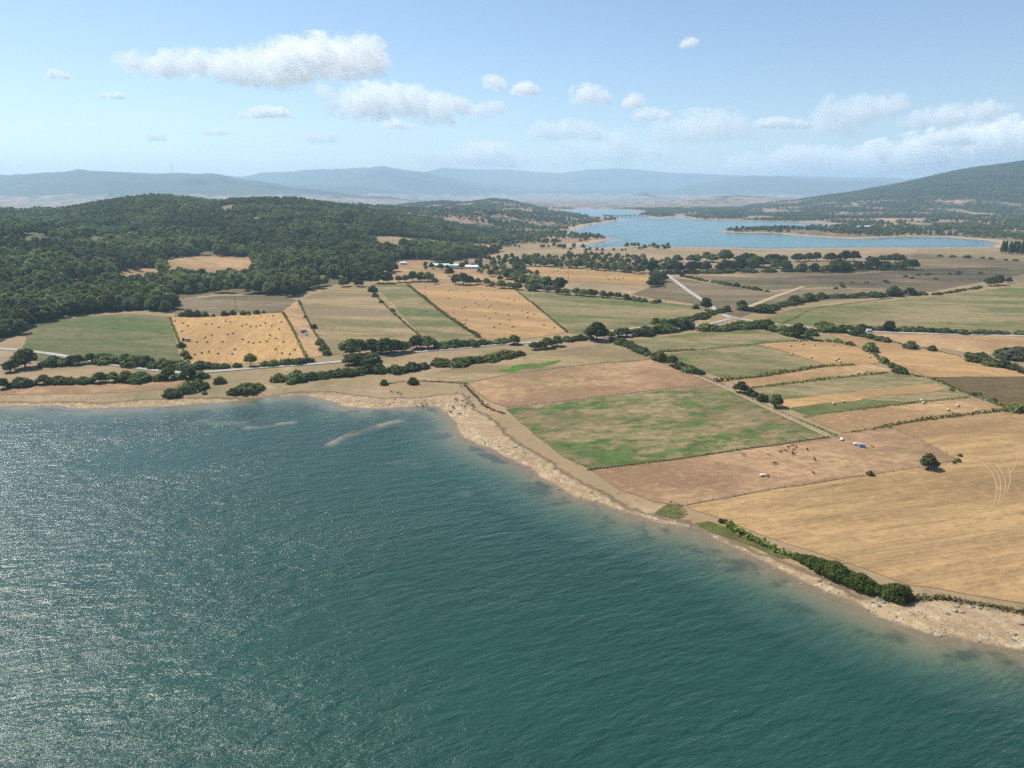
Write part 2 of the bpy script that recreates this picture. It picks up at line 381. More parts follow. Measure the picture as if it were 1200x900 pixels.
# ------------------------------------------------------------------ water
wr = [2.0]
while wr[-1] < 7000:
    r0 = wr[-1]; wr.append(r0 + (max(2.2*r0*r0/1e5, 1.2) if r0 < 480 else .02*r0) if r0 > 60 else r0*1.25)
wr = np.array(wr); waz = np.linspace(R(-75), R(75), 620)
WX, WY = polar(wr, waz); wx, wy = WX.ravel(), WY.ravel()
wh = H(wx, wy)
F = grid_faces(len(wr), len(waz)); keep = (wh[F] < .12).any(1)
F = F[keep]; used, inv = np.unique(F, return_inverse=True); F = inv.reshape(F.shape)
wme = mesh_np('lake_water', np.stack([wx[used], wy[used], np.zeros(len(used))], -1), F, smooth=True)
attr(wme, 'depth', np.clip(-wh[used], -1, 12))
attr(wme, 'turbid', (wy[used] > 700).astype(float))
def water_mat():
    t = NT('lake_water')
    dep = t.attr('depth'); turbid = t.attr('turbid')
    wind = R(-27)
    pc = t.pos((.30, 1, 1), wind); p = t.pos(); pl = t.pos((.42, 1, 1), wind + R(9))
    n_big = t.noise(pl, .22, 4, .55, .2); n_mid = t.noise(pc, .55, 5, .6, .3); n_fine = t.noise(pl, 1.7, 4, .65); gust = t.noise(t.pos((.5, 1, 1), wind), .012, 4, .6)
    h = t.math('ADD', t.math('MULTIPLY', n_big, 1.25), t.math('ADD', t.math('MULTIPLY', n_mid, .62), t.math('MULTIPLY', n_fine, .20)))
    calm = t.math('MULTIPLY', t.mrange(dep, .05, 1.1, .10, 1.0), t.mrange(gust, .32, .66, .62, 1.15))
    bmp = t.n('ShaderNodeBump'); bmp.inputs['Distance'].default_value = 1.15; t.l(h, bmp.inputs['Height']); t.l(t.math('MULTIPLY', calm, .92), bmp.inputs['Strength'])
    var = t.noise(t.pos((.45, 1, 1), R(-20)), .010, 5, .6)
    deep = t.mix(t.mrange(var, .35, .65), (.010, .044, .031), (.013, .054, .038))
    mid = t.mix(t.mrange(dep, .2, 1.9), (.058, .140, .112), deep)
    mid = t.mix(turbid, mid, (.070, .185, .185))
    diff = t.n('ShaderNodeBsdfDiffuse'); t.l(mid, diff.inputs[0]); t.l(bmp.outputs[0], diff.inputs['Normal'])
    tr = t.n('ShaderNodeBsdfTransparent'); t.l(t.mix(t.mrange(dep, 0, 1.6), (1, 1, 1), (.42, .72, .66)), tr.inputs[0])
    m1 = t.n('ShaderNodeMixShader'); t.l(t.mrange(dep, -.02, 2.1, .10, 1.0), m1.inputs[0]); t.l(tr.outputs[0], m1.inputs[1]); t.l(diff.outputs[0], m1.inputs[2])
    gl = t.n('ShaderNodeBsdfGlossy'); gl.inputs['Roughness'].default_value = .20; t.l(bmp.outputs[0], gl.inputs['Normal'])
    fr = t.n('ShaderNodeFresnel'); fr.inputs['IOR'].default_value = 1.333; t.l(bmp.outputs[0], fr.inputs['Normal'])
    m2 = t.n('ShaderNodeMixShader'); t.l(fr.outputs[0], m2.inputs[0]); t.l(m1.outputs[0], m2.inputs[1]); t.l(gl.outputs[0], m2.inputs[2])
    t.l(m2.outputs[0], t.out.inputs['Surface']); t.t.nodes.remove(t.b)
    return t.m
wme.materials.append(water_mat())
tag(link('lake_water', wme), kind='structure')

# ------------------------------------------------------------------ fields: sheets laid on the ground
def sheet(name, poly, mat, off=.2, step=None, jit=.6, world=False):
    P = np.asarray(poly, float) if world else ats(poly)
    a = abs(np.sum(P[:, 0]*np.roll(P[:, 1], -1)-np.roll(P[:, 0], -1)*P[:, 1]))/2
    g = step or max(3.5, math.sqrt(a)/26)
    out = []
    for i in range(len(P)):
        p, q = P[i], P[(i+1) % len(P)]; n = max(1, int(np.hypot(*(q-p))/g))
        for k in range(n): out.append(p+(q-p)*k/n)
    out = np.array(out)
    out = out + np.stack([vnoise(out[:, 0], out[:, 1], 9, 51), vnoise(out[:, 0], out[:, 1], 9, 52)], -1)*jit*np.clip(np.hypot(out[:,0],out[:,1])/350, 1, 3)[:, None]
    x0, y0 = P.min(0); x1, y1 = P.max(0)
    xs, ys = np.meshgrid(np.arange(x0+g*.5, x1, g), np.arange(y0+g*.5, y1, g)); xs, ys = xs.ravel(), ys.ravel()
    xs = xs + (rng.random(len(xs))-.5)*g*.3
    k = inside(out, xs, ys) & (seg_dist(out, xs, ys, True) > g*.45); xs, ys = xs[k], ys[k]
    vs = [Vector(v) for v in out] + [Vector((a, b)) for a, b in zip(xs, ys)]
    n = len(out)
    r = delaunay_2d_cdt(vs, [], [list(range(n))], 1, 1e-4)
    V = np.array([(v.x, v.y) for v in r[0]]); F = np.array(r[2])
    z = H(V[:, 0], V[:, 1]) + off
    me = mesh_np(name, np.column_stack([V, z]), F, [mat], smooth=True)
    return tag(link(name, me), kind='structure')

GOLD, GOLD2 = (.52, .325, .125), (.44, .275, .115)
PINK, PINK2 = (.42, .265, .140), (.35, .215, .115)
DRYG, DRYG2 = (.235, .190, .085), (.185, .165, .065)
GRN = (.095, .135, .030)
m_gold = field_mat('stubble_gold', GOLD, GOLD2, rot=R(78), stripe=.5, swidth=2.6, stretch=5, patch=.012)
m_gold2 = field_mat('stubble_gold_fine', (.50, .315, .135), (.42, .27, .12), rot=R(25), stripe=.35, swidth=2.4, stretch=5)
m_gold3 = field_mat('mown_hay', (.46, .300, .135), (.37, .235, .110), (.215, .165, .070), .50, .66, rot=R(-14), stripe=.2, swidth=2.2, stretch=6, gscale=.012)
m_pink = field_mat('dry_pasture', (.46, .295, .155), PINK2, (.31, .215, .105), .5, .65, stretch=1.6, speck=.55)
m_pink2 = field_mat('dry_pasture_gold', (.50, .325, .155), (.43, .27, .13), stretch=2, speck=.4, rot=R(20))
m_dg = field_mat('grass_half_dry', (.32, .255, .125), (.27, .220, .100), (.135, .160, .052), .45, .62, rot=R(12), stretch=3.5, gscale=.02)
m_dg2 = field_mat('grass_mostly_dry', (.38, .285, .145), (.31, .240, .115), (.16, .165, .058), .52, .66, rot=R(10), stretch=4, gscale=.022)
m_green = field_mat('grass_green_patchy', (.33, .250, .125), (.26, .200, .095), (.100, .150, .040), .435, .60, rot=R(-12), stretch=1.8, gscale=.03, speck=.45)
m_leftg = field_mat('grass_pale_green', (.205, .185, .085), (.17, .165, .075), (.110, .150, .045), .46, .60, rot=R(8), stretch=3, gscale=.02)
m_dark = field_mat('ploughed_brown', (.175, .130, .060), (.21, .150, .07), (.12, .105, .04), .55, .7, stretch=2.5)
m_lush = field_mat('lush_grass', (.26, .22, .10), (.20, .19, .08), (.085, .19, .022), .40, .56, stretch=2.5, gscale=.04)
m_moor = field_mat('moor_grass', (.26, .200, .115), (.205, .160, .090), (.13, .12, .05), .50, .64, rot=R(6), stretch=3.5, gscale=.012)

sheet('green_field', [(35,384),(60,377),(95,371),(150,367.5),(198,371),(205,395),(212,424),(150,427),(90,428),(45,424),(25,414)], m_leftg)
sheet('stubble_field', [(199.5,371.5),(330,366.5),(341,386),(357,419),(300,426),(224,428),(213,405)], m_gold)
sheet('pasture_strip', [(331,366),(347,352),(364,385),(388,416),(360,419.5),(343,386)], m_pink2)
sheet('dry_field', [(350,351),(380,340),(420,333),(434,332.5),(450,347),(470,370),(498,400),(440,409),(390,416),(366,385)], m_dg2)
sheet('dry_field', [(438,332.5),(477,333.5),(500,352),(530,376),(562,397),(500,400.5),(472,370),(452,347)], m_dg)
sheet('stubble_field', [(481,334),(540,333),(602,338),(630,362),(664,390),(610,398),(564,397),(530,374),(503,352)], m_gold2)
sheet('dry_field', [(603,339),(650,343),(720,348),(790,356),(850,363),(800,372),(750,385),(710,392),(668,391),(634,362)], m_dg)
sheet('stubble_field', [(614,313),(690,317),(764,322),(756,335),(700,331),(640,328)], m_gold2, .3)
sheet('clearing_meadow', [(192,304),(240,299),(296,301),(299,314),(290,329),(240,330),(198,328)], m_pink2, .4)
sheet('clearing_meadow', [(124,330),(150,316),(172,313),(192,318),(180,334),(150,340)], m_pink2, .4)
sheet('clearing_meadow', [(205,353),(255,347),(330,346),(347,352),(330,365.5),(205,368)], m_moor, .25)
sheet('clearing_meadow', [(440,333),(450,316),(475,305),(500,305),(520,312),(545,310),(605,322),(612,334),(590,336),(540,332),(480,331)], m_pink2, .3)
sheet('moor_field', [(770,322),(800,327),(860,336),(905,342),(980,338),(1040,340),(1085,340),(1060,345),(900,358),(868,372),(840,365),(815,356),(760,349),(740,345),(768,335)], m_moor, .2)
sheet('moor_field', [(800,322),(900,326),(1000,322),(1068,316),(1200,312),(1330,308),(1330,326),(1200,321),(1160,329),(1090,342),(1030,338),(960,336),(905,340),(860,333)], m_moor, .12)
sheet('hay_meadow', [(1062,312),(1075,292.5),(1150,294),(1330,297),(1330,310),(1200,311)], m_dg2, .25)
sheet('wide_meadow', [(898,372),(930,362),(960,359),(1050,352),(1120,345),(1200,334),(1330,326),(1330,391),(1200,388),(1100,387),(1000,382),(960,382),(905,378)], m_dg, .2)
sheet('hay_field', [(962,389),(1020,391),(1200,394),(1330,396),(1330,428),(1200,418),(1150,415),(1090,408),(1040,401),(1000,396)], m_pink2)
sheet('hay_field', [(972,393),(1000,397),(1045,403),(1100,412),(1160,425),(1200,437),(1330,462),(1330,442),(1200,441.5),(1090,442),(1050,427),(1022,412)], m_gold2, .2)
sheet('ploughed_field', [(1090,442.5),(1200,442),(1330,442),(1330,486),(1200,477),(1184,476),(1140,463)], m_dark, .3)
sheet('green_strip', [(735,399),(800,392),(862,384.5),(900,389),(935,399.5),(860,406),(790,412.5),(765,413)], m_dg)
sheet('green_strip', [(776,415),(830,410),(885,404),(930,416),(968,429),(900,440),(850,445),(815,432)], m_dg)
sheet('hay_field', [(886,403.5),(935,399.8),(985,402),(1018,412),(1033,426),(985,430),(967,428.5),(930,415)], m_gold2, .25)
sheet('hay_strip', [(851,446),(900,441),(968,430.5),(1022,427),(1046,435),(1000,440),(930,448),(872,455)], m_pink2)
sheet('green_strip', [(873,456.5),(960,446.5),(1048,437),(1090,445),(1138,464),(1080,470),(1000,480),(946,487),(910,474)], m_dg)
sheet('hay_strip', [(903,471),(980,461),(1095,450),(1116,457),(1060,462),(1000,470),(922,479)], m_gold2, .32, jit=1.6)
sheet('hay_field', [(946,488),(1010,480),(1080,471),(1137,465.5),(1183,480),(1110,490),(1040,500),(988,508),(962,497)], m_pink2)
sheet('grass_strip', [(478,446),(520,434),(580,424),(640,413),(700,404),(725,402),(762,421),(690,427),(600,438),(560,446),(520,448)], m_dg2)
sheet('lush_patch', [(584,436),(604,430),(622,426),(640,424.5),(656,424),(646,428),(625,432),(604,435.5)], m_lush, .32, jit=4)
sheet('dry_pasture_field', [(548,450),(600,440),(690,428.5),(766,422.5),(836,450),(740,460.5),(660,470.5),(595,478),(572,470)], m_pink)
sheet('green_pasture', [(592,479.5),(660,471.8),(740,461.8),(842,451),(900,480),(969,512),(900,522.5),(800,536.5),(692,550.5),(660,535),(625,508)], m_green)
sheet('hay_field', [(1042,499.5),(1120,489),(1184,481),(1200,483),(1330,492),(1330,738),(1200,708),(1100,690),(1065,686),(1000,662),(900,630),(840,606),(805,594),(900,575),(1000,560),(1126,541),(1082,517)], m_gold3, .15)
sheet('cow_pasture', [(693,551.8),(800,538),(900,524),(970,513.5),(988,508.5),(1038,500.5),(1080,518),(1124,540),(1085,547),(1000,559.5),(900,574.5),(803,592.5),(765,588),(725,574)], m_pink, .2)
sheet('shore_grass', [(0,463),(60,462),(150,460),(205,455),(215,444),(150,449),(60,452),(0,457),(-60,462),(-60,468)], m_pink, .15)
sheet('lush_patch', [(600,330.5),(604,329),(606,331)], m_lush, .3) if False else None

# roads and tracks
def path_pts(pts, step=6):
    P = ats(pts) if not isinstance(pts, np.ndarray) else pts
    out = []
    n = len(P)
    for i in range(n-1):
        p0 = P[max(i-1, 0)]; p1 = P[i]; p2 = P[i+1]; p3 = P[min(i+2, n-1)]
        m = max(1, int(np.hypot(*(p2-p1))/step))
        for k in range(m):
            t = k/m
            out.append(.5*((2*p1)+(-p0+p2)*t+(2*p0-5*p1+4*p2-p3)*t*t+(-p0+3*p1-3*p2+p3)*t**3))
    out.append(P[-1]); return np.array(out)
def strip(name, pts, width, mat, off=.35, kind='structure', wj=.08):
    Q = path_pts(pts); T = np.gradient(Q, axis=0); T /= np.hypot(T[:, 0], T[:, 1])[:, None]+1e-9
    N = np.stack([-T[:, 1], T[:, 0]], -1); V = []
    us = (-.5, -.17, .17, .5)
    for u in us:
        w = width*(1+wj*vnoise(Q[:, 0]+u*40, Q[:, 1], 14, 60))
        V.append(Q + N*(u*w)[:, None])
    V = np.stack(V, 1).reshape(-1, 2); z = H(V[:, 0], V[:, 1]) + off
    me = mesh_np(name, np.column_stack([V, z]), grid_faces(len(Q), len(us)), [mat], smooth=True)
    return tag(link(name, me), kind=kind)
def road_mat(name, c, c2):
    t = NT(name); p = t.pos(); c_ = t.mix(t.mrange(t.noise(p, .12, 5, .6), .35, .65), c, c2)
    c_ = t.mix(t.mrange(t.noise(p, 1.2, 4, .7), .55, .75, 0, .5), c_, tuple(v*.6 for v in c))
    return t.col(c_, .9, .15)
m_road = road_mat('road_chip_seal', (.37, .35, .31), (.30, .28, .245))
m_track = road_mat('farm_track_earth', (.40, .30, .19), (.31, .225, .135))
m_rut = road_mat('tyre_rut', (.345, .25, .135), (.32, .23, .12))
strip('road', [(-60,408),(0,409),(60,415),(150,430),(215,437),(250,435.5),(300,431.5),(350,428),(400,424),(440,419),(480,413.5),(530,409),(580,404.5),(640,400.5),(690,397),(715,394.5),(760,391),(800,385),(835,379),(862,374),(905,380),(960,386),(1020,389),(1100,391.5),(1200,394),(1330,396)], 4.8, m_road, .4)
strip('side_road', [(776,318),(784,324),(796,333),(808,342),(820,350),(832,358),(842,366),(856,373)], 5.8, m_road, .42)
strip('gravel_path', [(866,363),(885,357),(905,349),(925,342),(942,336)], 6, m_track, .4)
strip('gravel_path', [(690,392),(740,385),(790,380),(815,376)], 5, m_track, .4)
for off in (-1.1, 1.1):
    Q = path_pts([(718,400),(745,412),(770,421.5),(800,434),(836,448.5),(870,464),(900,478.5),(940,497),(972,512)])
    T = np.gradient(Q, axis=0); T /= np.hypot(T[:, 0], T[:, 1])[:, None]
    strip('track_rut', Q + np.stack([-T[:, 1], T[:, 0]], -1)*off, 1.15, m_track, .38, wj=.35)
strip('track_bed', [(718,400),(745,412),(770,421.5),(800,434),(836,448.5),(870,464),(900,478.5),(940,497),(975,513)], 4.6, m_dg2, .30)
for pts in ([(1150,541),(1163,555),(1168,572),(1166,590),(1160,600)], [(1158,541),(1170,557),(1173,574),(1170,592)], [(1166,543),(1177,560),(1178,575),(1173,590)], [(1180,543),(1184,560),(1180,578)],
            [(905,577),(960,570),(1040,561),(1110,556),(1160,556),(1200,562)], [(1080,568),(1092,580),(1092,592)], [(1010,650),(1070,640),(1140,630),(1200,618),(1300,600)], [(940,610),(1010,600),(1100,598)],
            [(985,660),(1060,655),(1130,645),(1220,632)], [(1195,520),(1190,545),(1180,560)]):
    strip('tyre_track', pts, .38, m_rut, .22, wj=.6)

# ------------------------------------------------------------------ foliage
def leaf_mat(name, c1, c2, k=1.0):
    c1 = (c1[0]*1.7*k, c1[1]*1.55*k, c1[2]*1.5*k); c2 = (c2[0]*1.7*k, c2[1]*1.55*k, c2[2]*1.5*k); t = NT(name); oi = t.n('ShaderNodeObjectInfo')
    p = t.pos(); n = t.noise(p, .9, 3, .6)
    c = t.mix(t.mrange(n, .3, .7), c1, c2)
    hv = t.n('ShaderNodeHueSaturation'); t.l(c, hv.inputs['Color'])
    t.l(t.mrange(oi.outputs['Random'], 0, 1, .462, .514, False), hv.inputs['Hue'])
    rr = t.math('FRACT', t.math('MULTIPLY', oi.outputs['Random'], 7.31))
    geo = t.n('ShaderNodeNewGeometry'); pn = t.noise(geo.outputs['Position'], .007, 4, .65)
    t.l(t.math('MULTIPLY', t.mrange(rr, 0, 1, .62, 1.45, False), t.mrange(pn, .36, .64, .66, 1.42)), hv.inputs['Value'])
    t.col(hv.outputs[0], .75, .15)
    tl = t.n('ShaderNodeBsdfTranslucent'); t.l(hv.outputs[0], tl.inputs[0])
    mx = t.n('ShaderNodeMixShader'); mx.inputs[0].default_value = .38
    t.l(t.b.outputs[0], mx.inputs[1]); t.l(tl.outputs[0], mx.inputs[2]); t.l(mx.outputs[0], t.out.inputs['Surface'])
    return t.m
m_leaf = leaf_mat('oak_leaves', (.042, .066, .020), (.074, .100, .030))
m_leafd = leaf_mat('dark_leaves', (.034, .052, .018), (.058, .080, .026))
m_fleaf = leaf_mat('wood_leaves', (.044, .066, .022), (.076, .100, .032), 1.28)
m_fleafd = leaf_mat('wood_leaves_dark', (.036, .054, .020), (.060, .082, .028), 1.28)
m_bush = leaf_mat('hedge_leaves', (.050, .074, .020), (.088, .112, .034))
m_bright = leaf_mat('bright_leaves', (.070, .115, .020), (.110, .160, .034))
m_pale = leaf_mat('willow_leaves', (.075, .095, .045), (.110, .130, .060))
m_scrub = leaf_mat('scrub_leaves', (.055, .058, .022), (.090, .085, .036))
m_bark = simple('bark', (.11, .085, .06), .9, .1)
_ico = bmesh.new(); bmesh.ops.create_icosphere(_ico, subdivisions=2, radius=1); _ico.verts.ensure_lookup_table()
ICO_V = np.array([v.co[:] for v in _ico.verts]); ICO_F = np.array([[v.index for v in f.verts] for f in _ico.faces]); _ico.free()
def quads(P, N, S, r):
    """leaf clumps: one bent quad per point, facing N"""
    n = len(P); N = N/(np.linalg.norm(N, axis=1)[:, None]+1e-9)
    a = r.normal(size=(n, 3)); U = np.cross(N, a); U /= np.linalg.norm(U, axis=1)[:, None]+1e-9; W = np.cross(N, U)
    S = S[:, None]; k = .75+.5*r.random((n, 1))
    V = np.stack([P-U*S*k, P-W*S+N*S*.25, P+U*S, P+W*S*k-N*S*.2], 1).reshape(-1, 3)
    return V, np.arange(4*n).reshape(-1, 4)
def crown(seed, lobes, nq, size, flat=1.0, core=.80):
    """lobes: list of (x,y,z,rx,rz). Returns quad verts/faces with an inner bulk of small rough faces."""
    r = np.random.default_rng(seed); VS, FS, o = [], [], 0
    areas = np.array([l[3]**2 for l in lobes]); areas = areas/areas.sum()
    for (x, y, z, rx, rz), a in zip(lobes, areas):
        d = r.normal(size=(int(nq*a)+1, 3)); d /= np.linalg.norm(d, axis=1)[:, None]
        d[:, 2] = np.where(d[:, 2] < -.55, -d[:, 2], d[:, 2])
        rad = .74+.46*r.random(len(d))**1.6
        P = np.array([x, y, z]) + d*rad[:, None]*np.array([rx, rx, rz])
        V, F_ = quads(P, d*np.array([1, 1, flat])+r.normal(size=d.shape)*.55, size*(.55+.75*r.random(len(d))), r)
        VS.append(V); FS.append(F_+o); o += len(V)
        cv = ICO_V*(1+.16*r.normal(size=(len(ICO_V), 1)))*np.array([rx, rx, rz])*core + np.array([x, y, z])
        cf = np.column_stack([ICO_F, ICO_F[:, 2]])
        VS.append(cv); FS.append(np.column_stack([ICO_F, np.full(len(ICO_F), -1)])*0+cf + o) ; o += len(cv)
    return np.vstack(VS), np.vstack(FS)
def tri_quad_mesh(name, V, F, mats):
    """faces with the last index repeated become triangles"""
    me = bpy.data.meshes.new(name)
    me.from_pydata(V.tolist(), [], [f[:3] if f[2] == f[3] else f for f in F.tolist()])
    for m in mats: me.materials.append(m)
    me.update(); return me
def oak_lobes(seed, R0=4.2, h=10, low=1.3):
    r = np.random.default_rng(seed); L = [(0, 0, h*.60, R0*.72, h*.30)]
    n = 7
    for i in range(n):
        a = i/n*6.283+r.random(); q = R0*(.48+.16*r.random()); rr = R0*(.36+.16*r.random())
        L.append((q*math.cos(a), q*math.sin(a), low+rr*.7+(h*.5-low)*(.25+.7*r.random()), rr, rr*.85))
    for i in range(4):
        a = r.random()*6.283; q = R0*.3*r.random(); rr = R0*(.30+.15*r.random())
        L.append((q*math.cos(a), q*math.sin(a), h-rr*.8-.8*r.random(), rr, rr*.8))
    return L
def trunk_mesh(name, h, r0, seed, limbs=4):
    r = np.random.default_rng(seed); bm = bmesh.new()
    def tube(p, q, a, b):
        p, q = Vector(p), Vector(q); d = (q-p).normalized(); u = d.orthogonal().normalized(); w = d.cross(u); n = 6
        A = [bm.verts.new(p+(u*math.cos(t)+w*math.sin(t))*a) for t in np.arange(n)/n*6.283]
        B = [bm.verts.new(q+(u*math.cos(t)+w*math.sin(t))*b) for t in np.arange(n)/n*6.283]
        for i in range(n): bm.faces.new((A[i], A[(i+1) % n], B[(i+1) % n], B[i]))
    tube((0, 0, -.4), (.1, 0, h*.35), r0, r0*.72); tube((.1, 0, h*.35), (0, .15, h*.62), r0*.72, r0*.4)
    for i in range(limbs):
        a = i/limbs*6.283+r.random(); tube((.05, 0, h*(.25+.1*r.random())), (math.cos(a)*h*.24, math.sin(a)*h*.24, h*(.5+.12*r.random())), r0*.45, r0*.16)
    return bm_mesh(name, bm, [m_bark])
TREES = []      # (crown mesh, trunk mesh)
for k in range(6):
    V, F_ = crown(100+k, oak_lobes(k, 4.0+.5*(k % 3), 10, 1.2+.4*(k % 2)), 950, .62)
    TREES.append((tri_quad_mesh('oak_crown', V, F_, [m_leafd if k in (1, 4) else m_leaf]), trunk_mesh('oak_trunk', 10, .34, k)))
V, F_ = crown(120, [(0, 0, 6.2, 3.1, 2.6), (1.6, .5, 5.2, 2.1, 1.7), (-1.7, -.4, 5.0, 2.2, 1.8), (.2, 1.6, 5.0, 2, 1.7), (.1, -1.6, 5.3, 2.1, 1.6), (.5, .1, 7.6, 2, 1.7)], 1700, .42)
BRIGHT_TREE = (tri_quad_mesh('bright_crown', V, F_, [m_bright]), trunk_mesh('bright_trunk', 9, .3, 33))
V, F_ = crown(121, [(0, 0, 3.5, 1.3, 3), (.2, 0, 6.5, 1.2, 2.6), (0, .2, 9, .95, 2.2), (0, 0, 11, .6, 1.4)], 700, .5)
POPLAR = (tri_quad_mesh('poplar_crown', V, F_, [m_leafd]), trunk_mesh('poplar_trunk', 10, .25, 34, 2))
def bush_lobes(seed):
    r = np.random.default_rng(seed); L = [(0, 0, 1.4, 2.0, 1.6)]
    for i in range(5):
        a = i/5*6.283+r.random(); q = 1.1+.5*r.random(); rr = .95+.5*r.random()
        L.append((q*math.cos(a), q*math.sin(a), .7+.9*r.random(), rr, rr*.95))
    L.append((.4*r.normal(), .4*r.normal(), 2.5, 1.15, 1.0)); return L     # about 3.5 m high, 2.8 m radius
BUSH = []
for k in range(6):
    V, F_ = crown(140+k, bush_lobes(k), 520, .42); BUSH.append(tri_quad_mesh('bush_foliage', V, F_, [(m_bush, m_leaf, m_bush, m_leafd, m_bush, m_leaf)[k]]))
BUSHP = []
for k in range(2):
    V, F_ = crown(150+k, bush_lobes(20+k), 520, .42); BUSHP.append(tri_quad_mesh('willow_bush_foliage', V, F_, [m_pale]))
BUSHF = []
m_shore = leaf_mat('shore_bush_leaves', (.040, .078, .014), (.085, .125, .026))
for k in range(4):
    V, F_ = crown(160+k, bush_lobes(30+k), 3400, .17, core=.74); BUSHF.append(tri_quad_mesh('shore_bush_foliage', V, F_, [m_shore]))

ntree = nbush = 0
placed = []
def put_tree(x, y, h, label, group, var=None, wide=1.3, cat='tree', name='oak_tree'):
    global ntree; ntree += 1
    cm, tm = var if var is not None else TREES[rng.integers(len(TREES))]
    e = link(name, None, loc=(x, y, Hs(x, y)-.1)); s = h/10
    e.scale = (s*wide, s*wide, s); e.rotation_euler = (0, 0, rng.random()*6.28); e.empty_display_size = .5
    link('crown', cm, e); link('trunk', tm, e); placed.append((x, y))
    return tag(e, label, cat, group)
def put_bush(x, y, h, label, group, var=None, wide=1.0, name='bush'):
    global nbush; nbush += 1
    v = var if var is not None else BUSH; s = h/3.6
    name = 'shore_shrub' if v is BUSHF else 'willow_bush' if v is BUSHP else name
    o = link(name, v[rng.integers(len(v))], loc=(x, y, Hs(x, y)-.12*h)); o.scale = (s*wide, s*wide, s); o.rotation_euler = (0, 0, rng.random()*6.28)
    placed.append((x, y)); return tag(o, label, 'bush', group)
def row(pts, hr, spacing, label, group, tree=.0, jit=1.0, wide=1.0, var=None):
    Q = path_pts(pts, 1.0); L = np.concatenate([[0], np.cumsum(np.hypot(*np.diff(Q, axis=0).T))])
    d = spacing*.4*rng.random()
    while d < L[-1]+.1:
        x = np.interp(d, L, Q[:, 0])+rng.normal()*jit; y = np.interp(d, L, Q[:, 1])+rng.normal()*jit
        h = (hr[0]+(hr[1]-hr[0])*rng.random()**1.4)*(.72+.42*rng.random())
        if rng.random() < tree: put_tree(x, y, h, label[1] if isinstance(label, tuple) else label, group+' (trees)', wide=wide*1.5)
        else: put_bush(x, y, h*.9, label[0] if isinstance(label, tuple) else label, group, wide=wide*(1.35+.5*rng.random()), var=var)
        d += spacing*(.7+.6*rng.random())*(1.0 if tree > .9 else 1.28)

row([(50,429),(90,427),(130,425),(170,429),(220,432)], (6,9.5), 4.4, ('dark rounded bush in the thick hedge below the pale green field','dark round-crowned tree in the thick hedge below the pale green field'), 'hedge below the pale green field', .55)
row([(-20,458),(50,450),(100,449),(140,447),(185,446),(240,441)], (5,7.5), 4.2, ('dark green bush in the hedge just above the shore grass by the lake','leafy tree in the hedge just above the shore grass by the lake'), 'hedge above the shore grass', .4)
row([(203,464),(222,458),(246,452)], (6.5,9), 5, 'big dark bush of the clump standing by the stony lake shore', 'clump by the stony shore', 0, 1.6)
put_tree(*at(30,431), 13.5, 'tall broad dark oak beside the earth track at the edge of the woods', None)
put_tree(*at(12,436), 8, 'smaller dark oak close to the tall broad one by the earth track', None)
row([(235,431),(255,431),(277,430)], (5,7), 4.5, 'bushy shrub in the hedge at the foot of the bale field, before the road', 'hedge at the foot of the bale field')
put_tree(*at(294,429), 9.5, 'bright green round tree with visible trunk at the foot of the bale field', None, BRIGHT_TREE, name='round_tree')
row([(306,429),(330,427.5),(363,424.5)], (4.5,5.8), 4.2, 'bushy shrub in the clipped-looking hedge between the bale field and the white road', 'hedge beside the white road')
put_bush(*at(258,449), 5.5, 'single round bush between the white road and the lake shore', None)
put_bush(*at(240,462), 2.4, 'tiny round bush at the very edge of the stony shore', None)
row([(270,462),(285,459),(299,456)], (5,6.5), 4.6, 'leafy bush of the small clump on the dry bank above the shore', 'clump on the dry bank')
row([(330,446),(348,446),(372,444)], (7,9), 6, 'large rounded bush in the hedge below the white road', 'rounded hedge below the white road', 0, 1.4)
row([(375,443),(400,440),(432,437),(442,437)], (5.5,7), 5, 'mid-sized bush in the hedge tail below the white road', 'hedge tail below the white road')
put_bush(*at(341,450), 4, 'small bush standing before the large rounded hedge bushes', None)
row([(405,428),(425,426),(440,425)], (7,9), 5, ('dark bush pressed against the near side of the white road','dark tree pressed against the near side of the white road'), 'dark clump on the near side of the road', .5)
row([(410,416),(430,415),(455,414),(478,411)], (9,12.5), 6, 'round dark oak in the row on the far side of the white road', 'oak row on the far side of the road', 1.0)
row([(488,409),(500,408),(510,408)], (11,14), 7, 'tallest round oak in the row between the dry fields and the road', 'tall oaks between dry fields and road', 1.0)
row([(515,408),(540,406),(562,404),(600,400)], (5,7.5), 5, 'bush in the long hedge between the dry fields and the road', 'long hedge along the road')
row([(466,437),(480,434),(503,431)], (6,8), 5, 'bush in the dense clump on the dry grass below the road', 'dense clump below the road', 0, 1.5)
for p, h in (((445,431),4.5),((448,438),3.5),((456,436),4)): put_bush(*at(*p), h, 'small bush among the three by the field gate below the road', 'three bushes by the field gate')
put_bush(*at(450,451), 4, 'small lone bush at the fence corner near the shore', None); put_bush(*at(484,450), 5.2, 'dark lone bush on the shore meadow near the brown cattle', None)
row([(514,428),(535,428),(552,425),(575,422),(612,415)], (5.5,8), 5, 'bush in the thick hedge between the road and the long grass strip', 'thick hedge below the road', 0, 1.2)
row([(602,404),(612,404)], (9,11), 7, 'rounded tree on the road side at the corner of the stubble field', 'trees at the stubble field corner', 1.0)
row([(625,410),(640,408),(656,404)], (7.5,9.5), 5.5, 'rounded tree between the road and the head of the grass strip', 'trees at the head of the grass strip', 1.0)
row([(660,400),(690,397)], (5,6.5), 4.5, 'roadside bush just before the tall dark tree', 'bushes before the tall dark tree')
put_tree(*at(699,399), 15, 'tall dark isolated oak rising over the roadside hedge', None)
